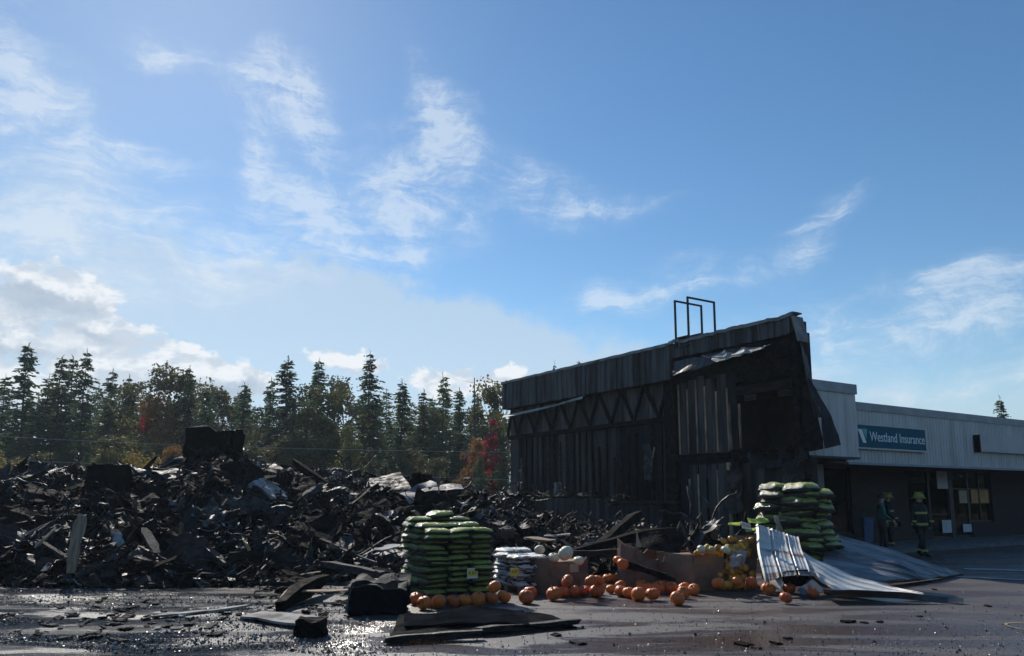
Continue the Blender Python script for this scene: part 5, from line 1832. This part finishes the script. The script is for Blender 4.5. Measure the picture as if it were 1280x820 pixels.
def person(name, loc, rz, label, top, bottom, stride=.18, armf=(.25, .1), coat=False, helmet=False, fat=1.0, hgt=1.0, stripes=False):
    J = {
        'pelvis': ((0, 0, .95), .15 * fat), 'waist': ((0, 0, 1.10), .145 * fat), 'chest': ((0, -.01, 1.32), .17 * fat), 'neckb': ((0, -.01, 1.46), .085), 'neck': ((0, -.025, 1.53), .058),
        'head': ((0, -.04, 1.64), .095), 'crown': ((0, -.03, 1.735), .075),
        'hl': ((-.10, 0, .90), .105 * fat), 'kl': ((-.11, -.04 - stride * .5, .50), .075 * fat), 'al': ((-.11, -stride, .09), .05 * fat), 'tl': ((-.125, -stride - .15, .045), .045),
        'hr': ((.10, 0, .90), .105 * fat), 'kr': ((.11, -.02 + stride * .3, .50), .075 * fat), 'ar': ((.11, stride, .10), .05 * fat), 'tr': ((.125, stride - .14, .045), .045),
        'sl': ((-.20, 0, 1.42), .075 * fat), 'el': ((-.27, -armf[0] * .25 + .03, 1.14), .055 * fat), 'wl': ((-.25, -armf[0], .94), .035 * fat), 'pl': ((-.245, -armf[0] - .05, .86), .036),
        'sr': ((.20, 0, 1.42), .075 * fat), 'er': ((.27, -armf[1] * .25 + .03, 1.14), .055 * fat), 'wr': ((.25, -armf[1], .94), .035 * fat), 'pr': ((.245, -armf[1] - .05, .86), .036),
    }
    E = [('pelvis', 'waist'), ('waist', 'chest'), ('chest', 'neckb'), ('neckb', 'neck'), ('neck', 'head'), ('head', 'crown'), ('pelvis', 'hl'), ('hl', 'kl'), ('kl', 'al'), ('al', 'tl'), ('pelvis', 'hr'), ('hr', 'kr'), ('kr', 'ar'), ('ar', 'tr'),
         ('chest', 'sl'), ('sl', 'el'), ('el', 'wl'), ('wl', 'pl'), ('chest', 'sr'), ('sr', 'er'), ('er', 'wr'), ('wr', 'pr')]
    for sd in ('l', 'r'):          # five fingers each
        bx, by, bz = J['p' + sd][0]
        sgn = -1 if sd == 'l' else 1
        for f, (oy, L) in enumerate(((-.028, .075), (-.009, .085), (.010, .08), (.028, .062))):
            J[f'f{sd}{f}a'] = ((bx, by + oy, bz - .045), .0085)
            J[f'f{sd}{f}b'] = ((bx - sgn * .012, by + oy, bz - .045 - L * .55), .008)
            J[f'f{sd}{f}c'] = ((bx - sgn * .035, by + oy, bz - .045 - L), .007)
            E += [('p' + sd, f'f{sd}{f}a'), (f'f{sd}{f}a', f'f{sd}{f}b'), (f'f{sd}{f}b', f'f{sd}{f}c')]
        J[f'f{sd}ta'] = ((bx - sgn * .01, by - .045, bz - .01), .010)
        J[f'f{sd}tb'] = ((bx - sgn * .025, by - .065, bz - .045), .009)
        E += [('p' + sd, f'f{sd}ta'), (f'f{sd}ta', f'f{sd}tb')]

    def zones(c_):
        if c_.z > 1.545:
            return 0
        if abs(c_.x) > .19 and c_.z < (.95 if not coat else .90):
            return 0 if not coat else 3
        if c_.z > 1.02:
            return 1
        if c_.z < .13:
            return 3
        return 2
    e = empty(name, loc, rz)
    tag(e, label, 'person')
    e.scale = (hgt,) * 3
    me = skin_body(J, E, 'body', zones, ['skin', top, bottom, 'black_plastic'])
    link('body', me, e)

    def ellip(nm, c_, r3, mat, n=14, m=9, zlo=-1.0):
        vs, fs = [], []
        for j in range(m + 1):
            ph = math.pi * j / m
            for i in range(n):
                th = 2 * math.pi * i / n
                vs.append((c_[0] + r3[0] * math.sin(ph) * math.cos(th), c_[1] + r3[1] * math.sin(ph) * math.sin(th), c_[2] + r3[2] * max(zlo, math.cos(ph))))
        for j in range(m):
            for i in range(n):
                fs.append((j * n + i, (j + 1) * n + i, (j + 1) * n + (i + 1) % n, j * n + (i + 1) % n))
        return part(nm, MB().add(vs, fs), mat, e, True)
    # face
    ellip('nose', (0, -.143, 1.635), (.014, .022, .022), 'skin', 8, 6)
    for s in (-1, 1):
        ellip('eye', (s * .034, -.122, 1.665), (.012, .010, .008), 'hair', 8, 6)
        ellip('ear', (s * .098, -.03, 1.645), (.012, .022, .034), 'skin', 8, 6)
    ellip('mouth', (0, -.128, 1.592), (.024, .008, .006), 'interior_red', 8, 5)
    if helmet:
        hm = ellip('helmet', (0, -.03, 1.705), (.135, .155, .135), 'helmet_yellow', 18, 10, -.1)
        part('brim', MB().grid([[Vector(((.13 + .06 * j / 2) * math.cos(2 * math.pi * i / 20), -.03 + (.15 + (.07 if math.sin(2 * math.pi * i / 20) > 0 else .05) * j / 2) * math.sin(2 * math.pi * i / 20), 1.69 - .02 * j / 2)) for j in range(3)] for i in range(21)], .012), 'helmet_yellow', hm)
        part('crest', MB().box((-.012, -.16, 1.80), (.012, .10, 1.855)), 'helmet_yellow', hm)
    else:
        ellip('hair', (0, -.015, 1.70), (.108, .115, .10), 'hair', 14, 8, -.35)

    def ring(nm, z, rx, ry, h, mat, c_=(0, 0), n=20):
        G = [[Vector((c_[0] + rx * math.cos(2 * math.pi * i / n), c_[1] + ry * math.sin(2 * math.pi * i / n), z + h * j)) for j in range(2)] for i in range(n + 1)]
        return part(nm, MB().grid(G, .012), mat, e)
    if coat:
        n = 20
        G = []
        for i in range(n + 1):
            th = 2 * math.pi * i / n
            G.append([Vector(((.21 + .01 * math.sin(3 * th)) * math.cos(th) * k, (.175 + .01 * math.cos(2 * th)) * math.sin(th) * k2, z)) for (z, k, k2) in ((.80, 1.10, 1.1), (.95, 1.02, 1.02), (1.12, .98, 1.0), (1.3, 1.05, 1.05), (1.44, .86, .9), (1.50, .48, .55))])
        part('coat', MB().grid(G, .012), top, e, True)
        part('collar', MB().grid([[Vector((.11 * math.cos(2 * math.pi * i / 14), -.02 + .11 * math.sin(2 * math.pi * i / 14), 1.49 + .07 * j)) for j in range(2)] for i in range(15)], .014), top, e)
    if stripes:
        ring('reflective_band', .90, .232, .197, .065, 'reflective')
        ring('reflective_band', 1.22, .222, .186, .06, 'reflective')
        for sd in ('l', 'r'):
            ax, ay, az_ = J['a' + sd][0]
            ring('leg_band', .17, .085, .085, .06, 'reflective', (ax, ay * .9), 14)
            wx, wy, wz = J['w' + sd][0]
            ring('cuff_band', wz + .05, .055, .055, .05, 'reflective', (wx, wy * .85), 12)
    return e


def stand(px, py):
    p_ = gp(px, py)
    p_.z = GZ
    return p_


ff = stand(1153, 697)
person('person', ff, R(20), 'firefighter in dark turnout gear and yellow helmet walking before the shop door', 'turnout', 'turnout', .22, (.05, .22), True, True, 1.15, 1.0, True)
person('person', stand(1132, 690) + Vector((.1, 1.2, 0)), R(60), 'second firefighter half hidden behind the walking one', 'turnout', 'turnout', .08, (.3, .25), True, True, 1.12, 1.0, True)
person('person', stand(1116, 690) + Vector((0, .6, 0)), R(75), 'bareheaded man in a dark green shirt talking with the firefighters', 'shirt_green', 'trouser', .05, (.3, .15), False, False, 1.08, 1.0)

# bin by the wall
P = gp(1103, 686)
wb = empty('waste_bin', (P.x, P.y + 1.5, GZ), BA)
tag(wb, 'dark blue waste bin standing left of the green shirted man', 'bin')
tp = MB()
tp.add([(-.24, -.26, 0.03), (.24, -.26, .03), (.24, .26, .03), (-.24, .26, .03), (-.29, -.33, .95), (.29, -.33, .95), (.29, .33, .95), (-.29, .33, .95)], [(0, 3, 2, 1), (4, 5, 6, 7), (0, 1, 5, 4), (1, 2, 6, 5), (2, 3, 7, 6), (3, 0, 4, 7)])
part('body', tp, 'bin_blue', wb)
part('lid', MB().add([(-.31, -.36, .952), (.31, -.36, .952), (.31, .36, .952), (-.31, .36, .952), (-.28, -.32, 1.0), (.28, -.32, 1.0), (.28, .30, 1.06), (-.28, .30, 1.06)], [(0, 3, 2, 1), (4, 5, 6, 7), (0, 1, 5, 4), (1, 2, 6, 5), (2, 3, 7, 6), (3, 0, 4, 7)]), 'bin_blue', wb)
for s in (-1, 1):
    part('wheel', MB().tube([(s * .20, .30, .09), (s * .26, .30, .09)], .09, 14), 'black_plastic', wb)

# ================================================================== TREES
def conifer(seed, H, Rb, step, nper, dens, leaf, droop, mat, bare=.08, ragged=.35):
    r_ = random.Random(seed)
    fol, wood = MB(), MB()
    n = 8
    tr = [Vector((.12 * nz3((0, 0, k), .4, seed), .12 * nz3((5, 0, k), .4, seed), H * k / n)) for k in range(n + 1)]
    wood.tube(tr, [max(.012, (.011 * H + .02) * (1 - .97 * k / n)) for k in range(n + 1)], 7)
    z = H * bare
    gapph = r_.uniform(0, 6)
    while z < H * .985:
        f = z / H
        prof = (1 - f) ** .72 * (1.0 if f > .25 else .65 + 1.4 * f)
        rr_ = Rb * prof + .12
        for b in range(nper):
            if r_.random() <   .12 + .2 * max(0, math.sin(z * 2.1 + gapph + 2 * math.sin(z * .7))):
                continue
            az_ = r_.uniform(0, 6.283)
            L = rr_ * r_.uniform(1 - ragged, 1.12) * (1 + .25 * math.sin(z * 1.3 + az_ + gapph))
            tip = -droop * L + r_.uniform(-.05, .12) * L
            zz = z + r_.uniform(-step, step) * .5
            base = tr[min(n, int(f * n))]
            d = Vector((math.cos(az_), math.sin(az_), 0))
            sd = Vector((-d.y, d.x, 0))
            end = Vector((base.x, base.y, zz)) + d * L + Vector((0, 0, tip))
            wood.tube([(base.x, base.y, zz), end], [.012 + .008 * L, .004], 3, cap=False)
            m = max(2, int(L / .2 * dens))
            for q in range(m):
                t = (q + r_.random()) / m
                if t < .15 and L > .8:
                    continue
                c_ = Vector((base.x, base.y, zz)) + d * (L * t) + Vector((0, 0, tip * t * t - .04))
                s = leaf * r_.uniform(.6, 1.25) * (1 - .35 * t)
                for side in (-1, 1):
                    ax = (d * r_.uniform(.3, 1.0) + sd * side * r_.uniform(.3, 1.2) + Vector((0, 0, r_.uniform(-.7, .25)))).normalized()
                    pr = ax.cross(Vector((r_.gauss(0, 1), r_.gauss(0, 1), r_.gauss(0, 1)))).normalized() * s * .26
                    tipv = c_ + ax * s
                    midv = c_ + ax * s * .45
                    fol.add([c_, midv + pr, tipv, midv - pr], [(0, 1, 2, 3)])
        z += step * r_.uniform(.75, 1.3)
    for k in range(4):     # leader
        c_ = tr[-1] + Vector((0, 0, -.12 * k))
        ax = Vector((r_.gauss(0, .3), r_.gauss(0, .3), 1)).normalized()
        fol.add([c_, c_ + ax * .12 + Vector((.03, 0, 0)), c_ + ax * .3, c_ + ax * .12 - Vector((.03, 0, 0))], [(0, 1, 2, 3)])
    return wood.mesh('trunk', 'bark'), fol.mesh('crown', mat)


def broadleaf(seed, H, Rb, nl, leaf, mat, low=.3, clumps=26):
    r_ = random.Random(seed)
    fol, wood = MB(), MB()
    tr = [Vector((.25 * nz3((0, 0, k), .5, seed), .25 * nz3((7, 0, k), .5, seed), H * .85 * k / 6)) for k in range(7)]
    wood.tube(tr, [(.012 * H + .015) * (1 - .9 * k / 6) for k in range(7)], 7)
    cs = []
    for k in range(clumps):
        zf = r_.uniform(low, 1.0)
        wmax = Rb * math.sin(math.pi * min(1, (zf - low + .08) / (1.08 - low) * .92)) ** .7
        az_ = r_.uniform(0, 6.283)
        rr_ = wmax * math.sqrt(r_.random())
        c_ = Vector((rr_ * math.cos(az_), rr_ * math.sin(az_), zf * H))
        cs.append((c_, r_.uniform(.28, .6) * Rb * .75))
        b0 = tr[max(0, min(6, int((zf - .12) / .85 * 6)))]
        wood.tube([b0, b0.lerp(c_, .5) + Vector((0, 0, .1)), c_], [.03, .02, .006], 4, cap=False)
    for k in range(nl):
        c_, rc = cs[r_.randrange(len(cs))]
        v = Vector((r_.gauss(0, 1), r_.gauss(0, 1), r_.gauss(0, .8)))
        v = v.normalized() * rc * r_.random() ** .45
        p_ = c_ + v
        if p_.z < .15:
            continue
        a = Vector((r_.gauss(0, 1), r_.gauss(0, 1), r_.gauss(0, 1))).normalized()
        b_ = a.cross(Vector((r_.gauss(0, 1), r_.gauss(0, 1), r_.gauss(0, 1)))).normalized()
        s = leaf * r_.uniform(.6, 1.3)
        fol.add([p_ - a * s * .5, p_ + b_ * s * .32, p_ + a * s * .5, p_ - b_ * s * .32], [(0, 1, 2, 3)])
    return wood.mesh('trunk', 'bark'), fol.mesh('crown', mat)


TV = {
    'spruce': [conifer(s, 13, 2.7, .24, 9, 1.75, .36, .24, 'spruce', .06, .65) for s in (1, 2, 3, 4)],
    'narrow': [conifer(s, 13, 2.1, .24, 8, 1.75, .34, .2, 'spruce', .06, .65) for s in (5, 6, 7)],
    'larch': [conifer(s, 13, 2.5, .26, 8, 1.6, .34, .10, 'larch', .08, .6) for s in (8, 9, 10)],
    'olive': [broadleaf(s, 9, 2.3, 5200, .24, 'leaf_olive', .18, 34) for s in (11, 12, 13)],
    'airy': [broadleaf(s, 11, 2.6, 3000, .26, 'leaf_olive', .45, 30) for s in (14, 15)],
    'yellow': [broadleaf(16, 5, 1.9, 4200, .20, 'leaf_yellow', .10, 26)],
    'orange': [broadleaf(17, 9, 2.0, 4200, .23, 'leaf_orange', .15, 30)],
    'red': [broadleaf(18, 9, 1.5, 4000, .23, 'leaf_red', .15, 30)],
}
VH = {'spruce': 13, 'narrow': 13, 'larch': 13, 'olive': 9, 'airy': 11, 'yellow': 5, 'orange': 9, 'red': 9}
NAMEK = {'spruce': 'spruce_tree', 'narrow': 'spruce_tree', 'larch': 'larch_tree', 'olive': 'broadleaf_tree', 'airy': 'broadleaf_tree', 'yellow': 'yellow_shrub', 'orange': 'autumn_tree', 'red': 'autumn_tree'}
rt_ = random.Random(3)


def tree(kind, px, py, Y, label, group='trees along the edge of the lot', wide=1.0, i=None, basez=0.0):
    """px, py: the tree top in the picture; Y: how far away"""
    P = at(px, py, Y)
    H = P.z - basez
    w_, f_ = TV[kind][(i if i is not None else rt_.randrange(99)) % len(TV[kind])]
    e = empty(NAMEK[kind], (P.x, P.y, basez), rt_.uniform(0, 6.28))
    s = H / VH[kind]
    e.scale = (s * wide, s * wide, s)
    tag(e, label, 'tree', group)
    link('trunk', w_, e)
    link('crown', f_, e)
    return e


KEY = [
    ('spruce', 36, 431, 60, 'tallest broad spruce near the left edge of the tree line', .95),
    ('larch', 8, 468, 62, 'thin conifer at the far left edge of the picture', 1.0),
    ('narrow', 78, 446, 62, 'narrow spruce just right of the tallest left spruce', 1.1),
    ('narrow', 92, 447, 65, 'narrow spruce in the pair left of the pointed one', 1.0),
    ('spruce', 109, 438, 60, 'pointed dark spruce above the burned appliance', .8),
    ('larch', 62, 470, 64, 'loose pale conifer between the left spruces', 1.0),
    ('narrow', 142, 463, 63, 'slim conifer tip right of the pointed dark spruce', 1.0),
    ('larch', 162, 470, 66, 'low feathery conifer before the airy broadleaf', .9),
    ('airy', 195, 466, 62, 'airy round topped broadleaf with clustered leaves', 1.15),
    ('airy', 222, 474, 64, 'airy broadleaf beside the needle thin spruce', 1.0),
    ('narrow', 237, 459, 60, 'needle thin spruce rising right of the airy broadleaf', .75),
    ('spruce', 259, 487, 60, 'small dark spruce standing alone above the heap peak', .8),
    ('spruce', 306, 479, 61, 'bushy spruce right of the heap peak', .95),
    ('narrow', 340, 474, 62, 'short spruce left of the bent topped one', .9),
    ('narrow', 361, 447, 60, 'tall slim spruce with a bent over tip', 1.15),
    ('narrow', 399, 448, 62, 'tall spruce with a bare middle stem and tufted top', .95),
    ('olive', 385, 488, 58, 'olive broadleaf below the tufted spruce', 1.0),
    ('olive', 430, 490, 60, 'rounded olive tree left of the tallest middle spruce', 1.0),
    ('spruce', 463, 440, 58, 'tallest dense spruce in the middle of the tree line', .85),
    ('narrow', 503, 476, 60, 'dark spruce right of the tallest middle one', 1.1),
    ('larch', 530, 488, 62, 'greenish conifer between the dark spruce and the airy one', 1.0),
    ('larch', 554, 467, 60, 'airy conifer with an open top near the burned wall', .9),
    ('larch', 575, 490, 64, 'thin foliage tree left of the bare pole stem', .9),
    ('olive', 612, 490, 58, 'olive crown above the red tree beside the burned wall', .8),
    ('red', 607, 516, 55, 'bright red autumn tree beside the burned wall', .9),
    ('red', 190, 490, 60, 'small red leaved crown among the left conifers', .38),
    ('orange', 205, 500, 59, 'brown orange tree below the airy broadleaf', 1.0),
    ('orange', 220, 560, 45, 'low orange bush left of the heap peak', .9),
    ('yellow', 172, 571, 40, 'yellow leaved shrub just above the left rubble', 1.0),
    ('yellow', 188, 582, 38, 'low yellow shrub right of the burned appliance', 1.0),
    ('olive', 437, 536, 50, 'yellowish bush left of the middle spruce foot', .9),
    ('orange', 590, 550, 52, 'orange brown bush left of the red tree', .8),
    ('olive', 310, 540, 54, 'olive bush right of the heap peak', 1.0),
    ('yellow', 6, 575, 44, 'yellowish shrub at the left edge behind the heap', 1.0),
]
for (kd, px, py, Y, lab, wd) in KEY:
    tree(kd, px, py, Y, lab, wide=wd * (1.25 if kd in ('spruce', 'narrow', 'larch') else 1.0))
def beside(px, w):
    kk = min(KEY[:25], key=lambda q: abs(q[1] - px))
    return f'{w} the ' + ' '.join(kk[4].split(' with ')[0].split(' rising ')[0].split()[:10])


for k in range(72):
    px = lerp(-70, 632, (k + rt_.random()) / 72)
    kd = rt_.choices(['spruce', 'larch', 'olive', 'narrow', 'orange'], [.26, .36, .18, .18, .02])[0]
    tree(kd, px, rt_.uniform(482, 528), rt_.uniform(62, 80), f'{ {"spruce": "dark spruce", "narrow": "slim dark conifer", "larch": "pale feathery conifer", "olive": "olive broadleaf", "orange": "brownish broadleaf"}[kd]} {beside(px, "behind")}', f'back row {kd} trees', rt_.uniform(1.0, 1.35))
for k in range(34):
    px = lerp(-60, 630, (k + rt_.random()) / 34)
    kd = rt_.choices(['olive', 'spruce', 'yellow', 'larch'], [.38, .34, .02, .26])[0]
    tree(kd, px, rt_.uniform(545, 578), rt_.uniform(46, 58), f'low {({"olive": "olive", "spruce": "dark spruce", "yellow": "yellowish", "larch": "pale green"})[kd]} growth {beside(px, "below")}', f'low {kd} growth at the foot of the tree line', rt_.uniform(1.2, 1.7))
# trees behind the buildings
tree('spruce', 1250, 496, 62, 'lone dark spruce showing above the shop roof', None or 'trees behind the shops', .95)
tree('red', 1282, 503, 60, 'reddish crown at the right edge above the shop roof', 'trees behind the shops', 1.3)
tree('spruce', 693.5, 453, 70, 'spruce tip peeping over the burned parapet', 'trees behind the shops', .5)
tree('narrow', 723.5, 450, 72, 'tiny conifer tip over the parapet right of the other', 'trees behind the shops', .5)
# bare dead stem by the burned wall
A = at(593, 472, 57)
sn = MB().tube([(0, 0, 0), (.05, 0, A.z * .5), (0, .05, A.z)], [.14, .10, .03], 8)
for k in range(16):
    z = A.z * rt_.uniform(.25, .97)
    a = rt_.uniform(0, 6.28)
    L = rt_.uniform(.25, .8)
    sn.tube([(0, 0, z), (L * math.cos(a), L * math.sin(a), z + rt_.uniform(-.1, .2))], [.018, .006], 4)
single('dead_tree', sn, 'bark', 'bare dead stem rising beside the red tree', 'tree', (A.x, A.y, 0))

# the wood across the street, mirrored in the shop windows
rw = random.Random(77)
fw = MB()
for k in range(110):
    th_ = R(lerp(-135, 30, k / 109))
    cx, cy = 15 + rw.uniform(50, 62) * math.cos(th_), 10 + rw.uniform(50, 62) * math.sin(th_)
    H = rw.uniform(7, 13)
    fw.tube([(cx, cy, 0), (cx, cy, H * .8)], [.2, .05], 5, 1)
    for q in range(260):
        z = H * rw.uniform(.08, 1)
        r0 = 3.2 * (1.05 - z / H) * math.sqrt(rw.random()) + .2
        a = rw.uniform(0, 6.283)
        c_ = Vector((cx + r0 * math.cos(a), cy + r0 * math.sin(a), z))
        u_, v_ = [Vector((rw.gauss(0, 1), rw.gauss(0, 1), rw.gauss(0, 1))).normalized() * .6 for _ in range(2)]
        fw.add([c_ - u_, c_ + v_ * .6, c_ + u_, c_ - v_ * .6], [(0, 1, 2, 3)], 0)
tag(link('wood', fw.mesh('wood', ['larch', 'bark'])), 'dense wood across the street, seen mirrored in the shop windows', 'wood', kind='stuff')

# wires in front of the trees
for k, (p0, p1, p2, lab) in enumerate((((-220, 525), (150, 553), (700, 566), 'upper overhead wire crossing before the left trees'), ((-220, 561), (60, 577), (640, 600), 'lower overhead wire crossing before the left trees'), ((-220, 571), (60, 590), (600, 606), 'lowest overhead wire just above the rubble'))):
    A, M_, B = at(*p0, 40), at(*p1, 40), at(*p2, 44)
    pts = []
    for i in range(21):
        t = i / 20
        pts.append(A * (1 - t) ** 2 + (M_ * 2 - (A + B) / 2) * 2 * t * (1 - t) + B * t * t)
    single('overhead_wire', MB().tube(pts, .013, 5), 'wire', lab, 'wire')
# whip antenna on the shop roof
A = OW + VX * WB(1120, 510, 0)[0] - NB * 2.0
single('roof_antenna', MB().tube([(0, 0, 0), (0, 0, 1.4)], .02, 6).tube([(-.12, 0, .02), (.12, 0, .02)], .03, 6), 'iron', 'thin antenna standing on the shop roof', 'antenna', (A.x, A.y, ztop - .3))

# thin even haze volume over the site
hz = MB().box((-2100, -2100, -1), (2100, 2600, 19))
hm = bpy.data.materials.new('haze')
hm.use_nodes = True
HN = NT(hm.node_tree)
pv = HN.n('ShaderNodeVolumePrincipled', {'Color': (.72, .84, .96, 1), 'Density': HAZE, 'Anisotropy': .3})
HN.n('ShaderNodeOutputMaterial', {'Volume': pv.outputs[0]})
MATS['haze'] = hm
tag(link('haze', hz.mesh('haze', 'haze')), 'thin haze hanging over the whole lot', 'haze', kind='stuff')
